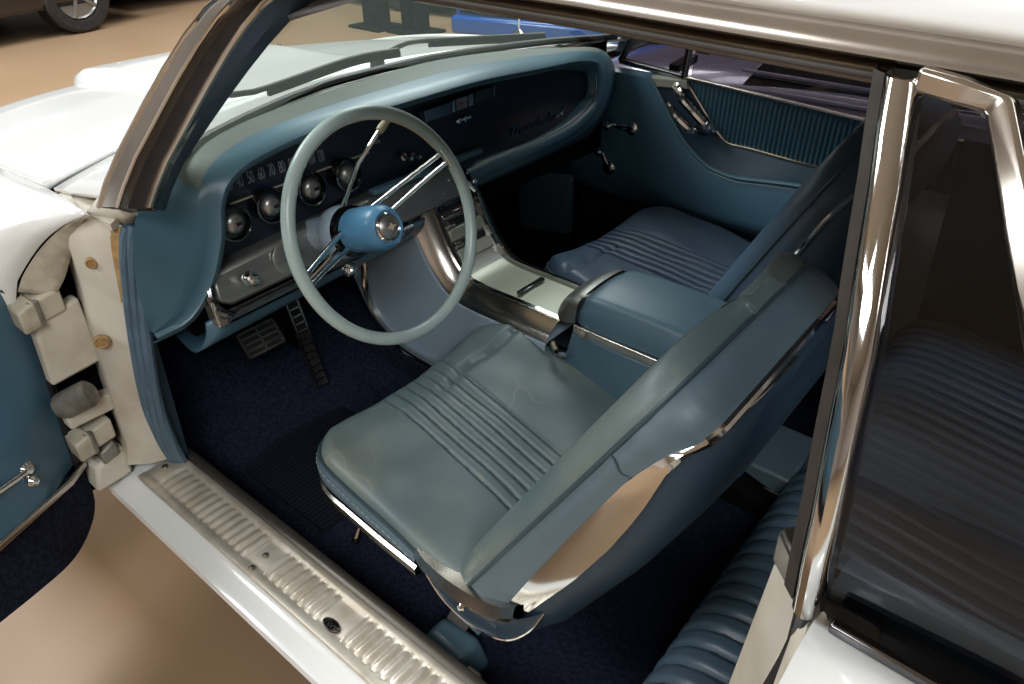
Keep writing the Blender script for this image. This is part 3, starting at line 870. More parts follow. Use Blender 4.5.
    sh.build('back_shell', 'leather_dark', root, smooth=60, label='dark blue rear shell of the backrest')
    oc_ = cr([V((s, bw(s), 0)) for s in SS] + [V((ST + .0005, q * .02, 0)) for q in (1, -1)] + [V((s, -bw(s), 0)) for s in reversed(SS)], 240)
    cen_ = V((.30, 0, 0))
    rows = []
    for p in oc_:
        s_ = min(max(p.x, 0), ST)
        o_ = (p - cen_).normalized()
        row = []
        for t in (0, .2, .4, .6, .8, 1.06):
            e_ = .004 * math.sin(PI * min(t, 1)) + .0005
            row.append(pt(p.x + o_.x * e_, p.y + o_.y * e_, .032 + (bm(s_) - .032) * t))
        rows.append(row)
    MB().grid(rows).build('side_bolster', mats[1], root, smooth=60, label='smooth side band between the piping and the chrome')
    MB().tube([pt(.505 + .004 * math.sin(6 * t), bw(.505) + .001 + .004 * math.sin(PI * t), .032 + (bm(.505) - .032) * t) for t in (0, .2, .4, .6, .8, 1)], .0016, 6).build('bolster_seam', 'piping', root)
    # piping round the front bolster and the chrome moulding between front and shell
    def rim(f, out):
        L = [pt(s, bw(s) + out, .032) for s in SS]
        Rr = [pt(s, -bw(s) - out, .032) for s in SS]
        return cr(L + [pt(ST + .001, q * .03, .032) for q in (.6, -.6)] + Rr[::-1], 120)
    MB().tube(rim(.27, .001), .0034, 6).build('back_piping', 'piping', root)
    lo, hi = bm, bh
    for q in (1, -1):
        hi = bh if q == 1 else (lambda s: bm(s) + .012)
        g = MB()
        g.grid([[pt(s, q * (bw(s) - .004), lo(s)) for s in SS], [pt(s, q * (bw(s) + .003), lo(s) + .002) for s in SS],
                [pt(s, q * (bw(s) + .0055), .5 * (lo(s) + hi(s))) for s in SS],
                [pt(s, q * (bw(s) + .002), hi(s) - .002) for s in SS], [pt(s, q * (bw(s) - .006), hi(s)) for s in SS]])
        g.build('side_moulding', 'chrome', root, label='polished chrome flank that narrows to a strip towards the top')
    tp = MB()
    arc = [pt(s, bw(s) + .002, bm(s) + .005) for s in SS if s > .58] + [pt(ST + .003, 0, bm(ST) + .005)] + [pt(s, -bw(s) - .002, bm(s) + .005) for s in reversed(SS) if s > .58]
    tp.tube(cr(arc, 50), .005, 6).build('top_moulding', 'chrome', root)
    # hinge cover at the outer foot of the backrest
    for q in ((1,) if True else ()):
        cv = []
        o = YC + .284
        prof = cr([(.612, o - .006, .446), (.585, o + .002, .436), (.54, o + .006, .428), (.48, o + .006, .430), (.43, o + .004, .450), (.402, o + .000, .478)], 24)
        top = cr([(.612, o - .006, .464), (.585, o + .001, .462), (.54, o + .004, .460), (.48, o + .004, .466), (.435, o + .002, .480), (.41, o - .002, .494)], 24)
        MB().grid([[T(p + V((0, -.03, .0))) for p in top], [T(p) for p in top], [T(p.lerp(r, .5) + V((0, .008, 0))) for p, r in zip(top, prof)], [T(p) for p in prof], [T(p + V((0, -.03, 0))) for p in prof]]).build('hinge_cover', 'chrome_old', root, label='curved chrome hinge cover')
        skirt = cr([(.59, o - .004, .425), (.55, o, .398), (.49, o, .386), (.43, o - .004, .402), (.39, o - .01, .45), (.37, o - .02, .50)], 24)
        MB().tube([T(p + V((0, .001, 0))) for p in skirt], .0022, 6).build('skirt_bead', 'chrome', root)
        MB().grid([[T(p + V((0, -.0, .0))) for p in prof], [T(p) for p in skirt], [T(p + V((0, -.05, 0))) for p in skirt]]).build('hinge_skirt', 'leather_dark', root)
        MB().lathe([(.007, 0), (.007, .003), (.004, .006), (0, .0065)], T((.50, o + .012, .437)), (0, sgn, .2), 14).build('hinge_screw', 'chrome', root)
    return root

bucket_seat(1, 0, 0, .56, 'worn blue-grey leather driver seat beside the open doorway, behind the steering wheel', ('leather', 'leather_side', 'leather'))
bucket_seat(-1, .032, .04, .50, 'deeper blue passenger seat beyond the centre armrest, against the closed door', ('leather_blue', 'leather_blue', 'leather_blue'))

# ================================================================ rear bench
rb = thing('rear_bench_seat', (0, 0, .2), 'dark blue rear bench seat with lengthwise pleats, behind the driver seat', 'car seat')
rows = []
prf = [(.235, .21), (.245, .30), (.240, .38), (.222, .425), (.19, .452), (.14, .463), (.05, .455), (-.1, .435), (-.28, .42)]
for i in range(321):
    y = -.655 + 1.31 * i / 320
    per = .0355
    f = abs(y / per - round(y / per)) * per
    g = .010 * math.exp(-(f / .005) ** 2) - .003
    edge = .03 * (sm(.60, .66, abs(y)) + sm(.06, .0, abs(abs(y) - .0)) * .6)
    r = []
    for j, p in enumerate(cr([V((a, 0, b)) for a, b in prf], 22)):
        nx = 1 if j < 6 else .2
        k = sm(2, 6, j)
        r.append(V((p.x - g * (1 - k), y, p.z - g * k - edge * (1 if j > 4 else 0))))
    rows.append(r)
MB().grid(rows).build('seat_cushion', 'leather_rear', rb, smooth=60)
rows = []
for i in range(321):
    y = -.65 + 1.30 * i / 320
    f = abs(y / .0355 - round(y / .0355)) * .0355
    g = .010 * math.exp(-(f / .005) ** 2)
    rows.append([V((x - g, y, z)) for x, z in ((-.22, .40), (-.27, .46), (-.34, .62), (-.42, .80), (-.46, .86), (-.56, .875), (-.62, .86))])
MB().grid(rows).build('seat_backrest', 'leather_blue', rb, smooth=60)

# ================================================================ dashboard
da = thing('dashboard', (1.2, 0, .7), 'teal blue padded dashboard with four round gauges and a dark navy glovebox face', 'dashboard')
lip = cr(G['lip'], 96)
BK = [(1.10, .742, .712), (1.094, .740, .755), (1.092, .738, .81), (1.075, .735, .87), (1.07, .722, .915), (1.10, .69, .935), (1.145, .625, .948), (1.225, .49, .957), (1.275, .31, .958), (1.305, .10, .958), (1.315, -.15, .958), (1.262, -.36, .955), (1.19, -.525, .945), (1.145, -.64, .925), (1.13, -.69, .86), (1.13, -.69, .80), (1.14, -.60, .71), (1.15, -.38, .69), (1.15, -.2, .69), (1.15, -.05, .69)]
back = cr(BK, 96)
def px_(y, z): return 1.138 - .036 * sm(.86, .77, z) * sm(.16, -.26, y) - .028 * sm(-.36, -.52, y) * sm(.80, .86, z)
rows = [[] for _ in range(7)]
deep_pts = []
for i in range(96):
    L, K = lip[i], back[i]
    t = lip[min(i + 1, 95)] - lip[max(i - 1, 0)]
    n = V((0, -t.z, t.y)).normalized()
    out = V((0, 0, 0)) - n
    top = 1.0
    rows[0].append(K)
    rows[1].append(K.lerp(L, .45) + out * .010 + V((0, 0, .004)))
    rows[2].append(K.lerp(L, .85) + out * .011)
    rows[3].append(L + V((.006, 0, 0)) + out * .006)
    rows[4].append(L)
    rr_ = sm(.16, -.26, L.y) * sm(.93, .90, L.z)
    rows[5].append(L + V((.006, 0, 0)) + n * (.012 + .006 * rr_))
    q_ = L + n * (.030 - .006 * rr_)
    rows[6].append(V((px_(q_.y, q_.z) + .003, q_.y, q_.z)))
    deep_pts.append(rows[6][-1])
# the grey pad is the top between windscreen and lip, the teal roll is the rest
roll = MB().grid([r for r in rows[1:]]) if False else None
top_a, top_b = 20, 66
cut = MB()
pr = []
for q in range(7):
    t = q / 6
    row = []
    for i in range(96):
        row.append(cr([rows[0][i], rows[1][i], rows[2][i], rows[3][i]], 7)[q])
    pr.append(row)
MB().grid(pr[4:] + rows[4:]).build('dash_roll', 'teal', da, smooth=70, label='teal vinyl roll framing the instrument recess')
iL = [i for i in range(96) if lip[i].z > .886][0]
iR = [i for i in range(96) if lip[i].y < -.50][0]
MB().grid([r[iL:iR] for r in pr[:5]]).build('dash_pad', 'pad', da, smooth=70, label='grey padded dash top under the windscreen')
MB().grid([r[:iL + 1] for r in pr[:5]]).build('dash_cheek', 'teal', da, smooth=70, label='teal rounded dash end by the doorway')
MB().grid([r[iR - 1:] for r in pr[:5]]).build('dash_cheek', 'teal', da, smooth=70)
# recess panel
bl_ = deep_pts[3:95] + [V((0, .10, .755)), V((0, .30, .752)), V((0, .52, .752))]
cp_ = V((0, .02, .86))
b = MB()
b.grid([[V((px_(q.y, q.z), q.y, q.z)) for q in [cp_.lerp(V((0, p.y, p.z)), t) for p in bl_]] for t in (.02, .2, .4, .55, .7, .8, .9, 1.0)], cu=True)
b.build('instrument_panel', 'navy', da, smooth=60, label='dark navy recess panel')
MB().box((1.15, 0, .80), (.02, 1.3, .30)).build('panel_backing', 'under', da)
# thin bright bead along the lower glovebox edge
bead = [p + V((-.030, 0, .0)) for p in rows[5][62:95]]
MB().tube([p + V((.006, 0, 0)) for p in rows[5][60:95]], .0022, 6).build('glovebox_bead', 'chrome_old', da, label='thin bright bead round the glovebox')
# speedometer
sp_o = V((1.130, .402, .8935))
sr, su = V((0, -1, 0)), V((.12, 0, 1)).normalized()
MB().sweep([(1.129, .59, .868), (1.129, .22, .876)], [(-.002, -.001), (.002, -.001), (.002, .001), (-.002, .001)]).build('speedometer_rule', 'ivory', da, label='thin ivory line under the speed numbers')
txt = ['10', '20', '30', '40', '50', '60', '70', '80', '90', '100', '110', '120']
for k, tx in enumerate(txt):
    y = .572 - .0218 * k
    text_mesh(tx, .031, .0005, (1.1315, y, .898 + .004 * math.sin(PI * k / 11)), sr, su, spacing=.85, squeeze=(.50 if len(tx) < 3 else .36)).build('speed_number', 'dial', da, smooth=0)
MB().box((1.128, .20, .892), (.004, .02, .006)).build('warning_lamp', 'dial', da)
# gauges
for k, (gx, gy, gz) in enumerate(G['gauge']):
    c = V((gx - .002, gy + .008, gz + .002))
    ax = V((-1, 0.0, .10))
    g = MB().lathe([(.030, -.03), (.0315, 0), (.0325, .008), (.0315, .013), (.0285, .014), (.0275, .008), (.026, .004)], c, ax, 32)
    go = g.build('gauge', 'chrome_dark', da, label='round gauge with a bright rim')
    MB().lathe([(.027, .002), (.027, .005), (0, .0052)], c, ax, 28).build('gauge_face', 'gloss_black', go)
    MB().lathe([(.0195, .004), (.0185, .010), (.014, .0155), (.007, .018), (0, .0185)], c, ax, 28).build('gauge_dome', 'silver', go, label='brushed silver centre dome')
    MB().box(c + V((-.0185, -.004, .002)), (.002, .011, .006)).build('gauge_window', 'gloss_black', go)
    MB().box(c + V((-.0182, .003 if k != 2 else -.006, .004)), (.002, .004, .0015)).build('gauge_needle', 'red' if k in (0, 3) else 'dial', go)
# silver lower fascia
def slab(pts, m, nm, th, lab=None, bev=.006, off=(1, 0, 0)):
    return MB().prism(pts, V(off) * th).build(nm, m, da, label=lab, bevel=bev)
slab([(1.105, .615, .772), (1.083, .622, .728), (1.078, .60, .713), (1.082, .0, .724), (1.108, .0, .800), (1.106, .30, .792)], 'silver', 'lower_fascia', .05, 'brushed silver lower fascia panel', .008)
MB().tube(cr([(1.10, .622, .768), (1.08, .632, .725), (1.070, .612, .704), (1.072, .58, .700), (1.076, .17, .711)], 40), .0095, 10).build('fascia_moulding', 'chrome_dark', da)
slab([(1.072, .640, .738), (1.064, .640, .692), (1.068, .30, .702), (1.070, .30, .708), (1.070, .618, .699), (1.076, .632, .738)], 'steel', 'fascia_lip', .03, 'bright lip under the lower fascia', .004)
MB().patch([[V((1.085, .65, .70)), V((1.078, .4, .705)), V((1.085, .12, .71))], [V((1.09, .655, .665)), V((1.09, .4, .672)), V((1.10, .12, .68))], [V((1.14, .66, .62)), V((1.14, .4, .635)), V((1.15, .12, .64))], [V((1.25, .64, .60)), V((1.25, .4, .61)), V((1.25, .12, .62))]], 12, 12).build('knee_panel', 'door_blue', da, solid=.006, label='blue knee panel under the fascia')
MB().sweep([(1.112, .24, .802), (1.112, -.09, .802)], [(-.008, -.005), (.012, -.005), (.012, .006), (-.006, .006)]).build('fascia_ledge', 'teal', da, bevel=.002)
MB().tube([(1.108, .015, .80), (1.085, -.04, .725)], .005, 8).build('fascia_bead', 'chrome', da)
def knob(c, ax, r, m='chrome', nm='knob', par=None):
    return MB().lathe([(r * 1.35, 0), (r * 1.35, .003), (r * .5, .005), (r * .5, .012), (r, .014), (r * 1.05, .022), (r * .7, .027), (0, .028)], c, ax, 18).build(nm, m, par or da)
knob((1.086, .555, .748), (-1, 0, .2), .010)
knob((1.072, .45, .714), (-1, 0, .2), .007)
knob((1.128, .130, .842), (-1, 0, .1), .006)
knob((1.128, .105, .838), (-1, 0, .1), .005)
MB().lathe([(.030, 0), (.031, .004), (.027, .006), (0, .003)], (1.092, .468, .752), (-1, 0, .3), 24).build('fascia_dial', 'silver', da, label='round silver dial plate')
# vents / clock row and name script
vo = MB().prism([(1.128, .082, .925), (1.128, -.162, .934), (1.128, -.160, .903), (1.128, .074, .897)], (-.008, 0, 0)).build('vent_row', 'navy', da, bevel=.002, label='row of clock and tell-tale windows above the glovebox')
for (y0, y1, m) in ((.072, -.01, 'chrome_dark'), (-.013, -.023, 'chrome'), (-.027, -.062, 'dial'), (-.066, -.082, 'chrome'), (-.086, -.150, 'chrome_dark'), (-.150, -.156, 'chrome')):
    MB().box((1.119, (y0 + y1) / 2, .915 - (y0 + y1) * .018), (.003, abs(y0 - y1) - .002, .024)).build('vent_window', m, vo)
MB().box((1.116, -.040, .918), (.002, .006, .005)).build('red_mark', 'red', vo)
sc = MB().box((1.131, -.06, .876), (.003, .05, .005)).build('lighter_badge', 'chrome', da)
for k, y in enumerate((-.045, -.065)):
    MB().box((1.129, y, .876), (.003, .006, .012)).build('badge_bar', 'chrome', sc)
text_mesh('Thunderbird', .050, .0015, (1.114, -.30, .808), (0, -1, .0), (.0, 0, 1), shear=.45, spacing=.86).build('name_script', 'chrome_dark', da, smooth=0, label='dark chrome name script on the glovebox')

# ================================================================ steering column and wheel
TL = math.radians(20)
WN = V((-math.cos(TL), 0, math.sin(TL)))
WU = V((math.sin(TL), 0, math.cos(TL)))
WR = V((0, -1, 0))
WC = V((.899, .38, .838))
co = thing('steering_column', WC - WN * .2, 'blue steering column with a chrome shift lever, under the wheel hub', 'steering column')
MB().lathe([(.036, .115), (.045, .118), (.049, .126), (.049, .150), (.045, .158), (.033, .162), (.031, .33)], WC, -WN, 32).build('column_housing', 'console', co)
MB().lathe([(.040, .102), (.046, .104), (.047, .113), (.040, .116)], WC, -WN, 32).build('column_collar', 'gloss_black', co, label='black collar ring')
s0 = WC - WN * .13
MB().tube([s0 + WU * .03 + WR * -.005, WC - WN * .10 + WR * .052 + WU * .108, WC - WN * .085 + WR * .108 + WU * .15], [.0048, .0045, .0042], 10).build('shift_lever', 'chrome', co, label='slim bright shift lever')
MB().lathe([(.0, 0), (.007, .002), (.008, .012), (.006, .04), (0, .043)], WC - WN * .085 + WR * .108 + WU * .15, WR * .75 + WU * .4, 14).build('lever_knob', 'ivory', co)
MB().lathe([(.014, 0), (.016, .01), (.013, .018), (0, .02)], WC - WN * .12 - WU * .058 + WR * -.03, -WU + WN, 16).build('ignition_lock', 'chrome', co)
MB().tube([WC - WN * .12 - WR * .03 - WU * .02, WC - WN * .10 - WR * .13 - WU * .05], .004, 8).build('signal_lever', 'chrome', co)

sw = thing('steering_wheel', WC, 'large grey-green steering wheel with a blue hub and twin bar chrome spokes', 'steering wheel')
def wp(deg, r, dn=0):
    a = math.radians(deg)
    return WC + WR * (math.sin(a) * r) + WU * (math.cos(a) * r) + WN * dn
MB().tube([wp(3.0 * k, .192) for k in range(120)], .0112, 14, closed=True, up=WN).build('rim', 'wheel', sw, label='slim pale grey-green rim')
MB().tube([wp(3.0 * k, .1835, -.002) for k in range(100, 140)], .0045, 6, up=WN).build('rim_inlay', 'ivory', sw, label='worn tan inner edge at the top of the rim')
hb = MB().lathe([(.036, -.100), (.040, -.096), (.041, -.05), (.040, -.02), (.036, -.008), (.030, -.002), (.026, -.004), (.024, -.012)], WC - WN * .0, WN, 40)
hbo = hb.build('hub', 'hub', sw, label='bright blue cylindrical hub')
MB().lathe([(.0255, -.014), (.026, -.003), (.023, .0), (.0205, -.004)], WC, WN, 32).build('hub_ring', 'chrome', hbo)
MB().lathe([(.0205, -.006), (.0205, -.001), (.013, .0045), (0, .006)], WC, WN, 28).build('horn_medallion', 'silver', hbo, label='domed silver medallion')
bz = MB()
bz.add([WC + WN * .0066 + WR * a + WU * b2 for a, b2 in ((-.012, .001), (-.003, .003), (0, .008), (.003, .003), (.012, .001), (.004, -.002), (0, -.007), (-.004, -.002))], [tuple(range(8))])
bz.build('winged_mark', 'ivory', hbo, solid=.001, smooth=0)
for deg in (66, 262):
    so = None
    for q in (-1, 1):
        ofs = 5.0 if deg == 66 else 4.5
        a = wp(deg + q * 22, .040, -.085)
        b2 = wp(deg + q * ofs * .9, .14, -.03)
        c2 = wp(deg + q * ofs * .62, .183, -.004)
        o = MB().sweep(cr([a, b2, c2], 12), rrect(.0085, .007, .002, 3), up=WN).build('spoke', 'chrome', sw)
    MB().sweep([wp(deg - 6, .187), wp(deg, .1875), wp(deg + 6, .187)], rrect(.012, .015, .004, 3), up=WN).build('spoke_clip', 'chrome', sw)

# ================================================================ centre console
cc = thing('center_console', (.9, 0, .2), 'blue and chrome centre console sweeping from the dash down between the front seats', 'center console')
cpath = [(.18, .42), (.42, .47), (.60, .545), (.80, .556), (.97, .558), (1.02, .572), (1.06, .612), (1.095, .672), (1.12, .730), (1.135, .80)]
CP = cr([V((x, 0, z)) for x, z in cpath], 60)
def csec(i, pts):
    t = CP[min(i + 1, 59)] - CP[max(i - 1, 0)]
    t.normalize()
    n = V((-t.z, 0, t.x))
    return [CP[i] + n * h + V((0, y, 0)) for y, h in pts]
rng = range(31, 60)
sk = MB()
rows = []
for i in rng:
    a = csec(i, [(.118, -.034), (-.118, -.034)])
    x = CP[i].x
    xb = x + itp(x, [(1.0, 0), (1.06, .07), (1.135, .20)])
    zb = itp(x, [(.2, .22), (.6, .22), (1.0, .24), (1.06, .30), (1.12, .42), (1.135, .50)])
    rows.append([V((xb, .145, zb)), a[0].lerp(V((xb, .145, zb)), .4), a[0] + V((0, .004, 0)), a[0] + V((0, -.01, .004)), a[1] + V((0, .01, .004)), a[1] + V((0, -.004, 0)), V((xb, -.145, zb))])
sk.grid(rows).build('console_side', 'console', cc, label='pale metallic blue console sides')
for s in (1, -1):
    MB().grid([csec(i, [(s * .119, -.037), (s * .112, -.020), (s * .094, -.004), (s * .078, .003), (s * .072, -.004)]) for i in range(31, 60)]).build('console_shoulder', 'chrome_old' , cc, label='wide dark chrome shoulder')
    MB().grid([csec(i, [(s * .0745, -.004), (s * .0735, .0075), (s * .0655, .009), (s * .0635, -.004)]) for i in range(31, 60)]).build('console_rail', 'chrome', cc, label='bright chrome edge rail')
MB().grid([csec(i, [(.064, -.001), (.0, .001), (-.064, -.001)]) for i in range(31, 46)]).build('console_top', 'satin', cc, label='pale satin metal top plate')
MB().grid([csec(i, [(.064, -.001), (.0, .001), (-.064, -.001)]) for i in range(45, 60)]).build('console_face', 'silver', cc, label='silver face of the radio stack')
MB().tube(cr([(1.29, .142, .545), (1.285, .148, .47), (1.262, .15, .415), (1.20, .152, .372), (1.10, .153, .35), (.75, .153, .345)], 40), .009, 8, flat=.6).build('console_moulding', 'chrome_old', cc, label='curved chrome moulding on the console side')
MB().box((1.1, .149, .26), (.9, .012, .14)).build('tunnel_side', 'carpet', cc)
MB().box((.885, 0, .5625), (.013, .088, .007)).build('ashtray_pull', 'chrome_dark', cc, bevel=.002, label='dark bar shaped pull on the top plate')
# radio stack on the sloping face
def fp(u, y, h=0):
    i = min(58, max(0, int(u)))
    f = u - i
    p = csec(i, [(y, h)])[0].lerp(csec(i + 1, [(y, h)])[0], f)
    return p
def stackbox(u0, u1, y0, y1, h, m, nm, lab=None, bev=.002):
    return MB().hexa([fp(u0, y0, 0), fp(u0, y1, 0), fp(u1, y1, 0), fp(u1, y0, 0)], [fp(u0, y0, h), fp(u0, y1, h), fp(u1, y1, h), fp(u1, y0, h)]).build(nm, m, cc, bevel=bev, label=lab)
stackbox(53.2, 56.6, .056, -.056, .008, 'gloss_black', 'radio', 'black radio face with chrome bezel')
stackbox(53.8, 54.6, .04, -.04, .010, 'chrome_dark', 'radio_keys')
stackbox(56.7, 57.3, .060, -.060, .010, 'chrome', 'radio_bezel')
stackbox(52.4, 53.0, .060, -.060, .010, 'chrome', 'radio_bezel')
stackbox(51.2, 52.1, .050, -.050, .004, 'black', 'heater_slot')
stackbox(49.6, 51.0, .056, -.056, .007, 'satin', 'heater_plate')
stackbox(48.6, 49.4, .050, -.050, .004, 'black', 'heater_slot')
stackbox(47.0, 48.4, .056, -.056, .007, 'satin', 'heater_plate')
for u, y, r in ((55.6, .052, .009), (55.6, -.052, .009), (51.6, .054, .006), (49.0, .054, .006), (57.0, .03, .005), (57.0, .0, .005), (57.0, -.03, .005)):
    p = fp(u, y, .006)
    knob(p, fp(u, y, 1) - fp(u, y, 0), r, 'chrome', 'radio_knob', cc)
# armrest with bright nose
ar = MB()
rows = []
for x, w, zt in ((.700, .070, .622), (.685, .080, .640), (.64, .084, .648), (.50, .084, .648), (.40, .084, .640), (.36, .08, .62)):
    rows.append([V((x, y, z)) for y, z in ((w + .014, .585), (w + .010, .61), (w, zt - .014), (w - .012, zt - .002), (0, zt + .004), (-w + .012, zt - .002), (-w, zt - .014), (-w - .010, .61), (-w - .014, .585))])
ao = ar.patch(rows, 36, 24).build('armrest', 'armrest', cc, label='blue-grey padded armrest lid', smooth=50)
ns = MB()
rows = []
for x, w, zt, zb in ((.698, .0865, .637, .585), (.720, .080, .632, .575), (.745, .068, .615, .565), (.765, .052, .592, .56), (.775, .03, .572, .558)):
    rows.append([V((x, y, z)) for y, z in ((w + .012, zb), (w + .006, (zb + zt) / 2), (w - .008, zt - .004), (0, zt + .003), (-w + .008, zt - .004), (-w - .006, (zb + zt) / 2), (-w - .012, zb))])
ns.patch(rows, 26, 16).build('armrest_nose', 'silver', cc, label='smooth dark chrome nose ahead of the armrest', smooth=50)
for s in (1, -1):
    MB().sweep([(.695, s * .101, .575), (.36, s * .101, .572)], rrect(.008, .022, .0038, 4)).build('armrest_moulding', 'chrome_old', cc, label='bright ribbed side strip')
    MB().lathe([(.0, 0), (.009, .001), (.009, .006), (.004, .009), (0, .009)], (.672, s * .104, .575), (0, s, 0), 14).build('armrest_screw', 'grease', cc)
MB().hexa([V(p) for p in ((.70, .105, .57), (.70, -.105, .57), (.30, -.105, .57), (.30, .105, .57))], [V(p) for p in ((.72, .13, .42), (.72, -.13, .42), (.30, -.13, .42), (.30, .13, .42))]).build('armrest_base', 'armrest', cc, bevel=.008)
MB().tube(cr([(.735, .115, .53), (.715, .128, .525), (.69, .128, .53)], 8), [.006, .011, .008] and .008, 8).build('glove_latch', 'chrome', cc)
# rear end with twin bright strips
MB().hexa([V(p) for p in ((.60, .10, .46), (.60, -.10, .46), (.24, -.10, .36), (.24, .10, .36))], [V(p) for p in ((.60, .12, .24), (.60, -.12, .24), (.22, -.12, .24), (.22, .12, .24))]).build('rear_tunnel', 'under', cc, bevel=.01)
MB().box((.33, -.02, .375), (.20, .15, .06)).build('rear_plate', 'leather_side', cc, bevel=.006, label='grey-blue plate at the rear end of the console')
for z in (.352, .366):
    MB().sweep([(.43, .060, z), (.23, .060, z)], rrect(.004, .006, .0015, 2)).build('rear_strip', 'chrome_old', cc)

# ================================================================ pedals and belt
def pad_pedal(nm, cat, lab, c, right, up, w, hh, nx, ny, frame):
    root = thing(nm, c, lab, cat)
    r, u = V(right).normalized(), V(up).normalized()
    n = u.cross(r) if u.cross(r).x < 0 else r.cross(u)
    n.normalize()
    def q(a, b2, h): return V(c) + r * a + u * b2 + n * h
    MB().hexa([q(-w / 2, -hh / 2, 0), q(w / 2, -hh / 2, 0), q(w / 2, hh / 2, 0), q(-w / 2, hh / 2, 0)], [q(-w / 2, -hh / 2, .012), q(w / 2, -hh / 2, .012), q(w / 2, hh / 2, .012), q(-w / 2, hh / 2, .012)]).build('pedal_pad', 'rubber', root, bevel=.004)
    fm = MB()
    e = frame
    def bar(a0, b0, a1, b1): fm.hexa([q(a0, b0, .012), q(a1, b0, .012), q(a1, b1, .012), q(a0, b1, .012)], [q(a0, b0, .0155), q(a1, b0, .0155), q(a1, b1, .0155), q(a0, b1, .0155)])
    for k in range(nx + 1):
        a = -w / 2 + (w - e) * k / nx
        bar(a, -hh / 2, a + e, hh / 2)
    for k in range(ny + 1):
        b2 = -hh / 2 + (hh - e) * k / ny
        bar(-w / 2, b2, w / 2, b2 + e)
    fm.build('pedal_grid', 'chrome_old', root, smooth=0, label='bright metal grid')
    return root, q
br, q = pad_pedal('brake_pedal', 'pedal', 'wide brake pedal with a bright slotted metal pad', (1.33, .432, .452), (0, -1, .0), (.62, 0, .78), .098, .062, 2, 4, .005)
MB().tube([q(-.01, .02, 0), V((1.42, .44, .56)), V((1.46, .44, .66))], .007, 8).build('pedal_arm', 'under', br)
ac, q = pad_pedal('accelerator_pedal', 'pedal', 'tall narrow accelerator pedal with bright ladder bars', (1.375, .293, .362), (0, -1, 0), (.22, .055, .97), .036, .265, 1, 13, .0045)
MB().box((1.41, .293, .36), (.05, .02, .05)).build('pedal_bracket', 'under', ac)
sb = thing('seat_belt', (.56, .62, .21), 'blue plastic seat belt retractor with dark webbing, on the carpet below the driver seat', 'seat belt')
MB().hexa([V(p) for p in ((.63, .585, .205), (.63, .645, .205), (.51, .655, .205), (.50, .585, .205))], [V(p) for p in ((.605, .595, .262), (.605, .635, .258), (.525, .645, .262), (.525, .592, .270))]).build('retractor_cover', 'belt_plastic', sb, bevel=.012, seg=3)
MB().sweep(cr([(.575, .597, .262), (.575, .57, .28), (.57, .55, .30), (.55, .53, .34)], 10), [(-.022, -.001), (.022, -.001), (.022, .001), (-.022, .001)], up=(0, .6, .8)).build('belt_webbing', 'rubber', sb)
MB().box((.50, .645, .225), (.03, .03, .045)).build('anchor_bracket', 'satin', sb, bevel=.004)

# ================================================================ passenger door (closed, far side)
pdr = thing('car_door', (.7, -.72, .3), 'closed passenger door with blue panel, ribbed upper trim and chrome handles', None)
pdr.parent = body
pdr.location = V((.7, -.72, .3)) - V(body.location)
top = cr(G['pd_belt'], 30)
ao_ = cr(G['pd_arm_out'], 40)
ai_ = cr(G['pd_arm_in'], 40)
# lower and front panel: everything ahead of and below the armrest edge
rows = []
for i in range(41):
    t = i / 40
    if t < .2:
        x = 1.262 - (1.262 - 1.007) * (t / .2)
        zt, yt = .868, -.668 + .008 * (t / .2)
    else:
        p = ao_[int((t - .2) / .8 * 39)]
        x, zt, yt = p.x, p.z, -.66
    zb = .50
    col = []
    for k in range(13):
        u = k / 12
        z = zt + (zb - zt) * u
        y = yt + .012 * math.sin(PI * u) - .03 * sm(.75, 1.0, u)
        col.append(V((x, y, z)))
    rows.append([V((x, -.715, zt + .002)), V((x, yt - .010, zt + .004))] + col + [V((x, -.715, zb - .01))])
MB().grid(rows).build('door_panel', 'door_blue', pdr, smooth=60, label='smooth blue vinyl door panel')
MB().prism([(1.262, -.69, .50), (.30, -.69, .49), (.30, -.69, .26), (1.262, -.69, .26)], (0, -.03, 0)).build('door_carpet', 'carpet', pdr, label='dark carpet strip along the foot of the door')
MB().sweep([(1.258, -.683, .502), (.31, -.683, .492)], rrect(.004, .008, .0015, 2)).build('carpet_strip', 'chrome_dark', pdr)
MB().tube([p + V((0, .004, .004)) for p in ao_], .006, 8).build('armrest_edge', 'teal', pdr, label='rounded lighter armrest edge')
MB().grid([[p + V((0, .002, .002)) for p in ao_], [p.lerp(q, .5) + V((0, 0, -.006)) for p, q in zip(ao_, ai_)], [q + V((0, .002, 0)) for q in ai_]]).build('armrest_tray', 'leather_dark', pdr, label='dark blue sloping armrest tray')
MB().tube([p + V((0, .005, 0)) for p in ai_], .0045, 8).build('tray_moulding', 'chrome', pdr, label='bright line sweeping round the ribbed panel')
rows = []
inner = sorted([(p.x, p.z) for p in ai_])
for i in range(500):
    x = .925 - .70 * i / 499
    zb = itp(x, inner)
    zt = itp(x, sorted([(p.x, p.z) for p in top]))
    y = -.716 + .0035 * abs(math.sin(PI * x / .0125))
    rows.append([V((x, y, zb + (zt - zb) * k / 4)) for k in range(5)])
MB().grid(rows).build('ribbed_trim', 'rib', pdr, smooth=60, label='dark teal vertically ribbed upper trim')
MB().sweep([p + V((0, .004, .004)) for p in cr([V((1.0, -.715, .866))] + [V(p) for p in G['pd_belt'][2:]] + [V((.24, -.715, .838))], 20)], rrect(.012, .009, .003, 3)).build('belt_strip', 'chrome_old', pdr, label='bright strip along the window sill')
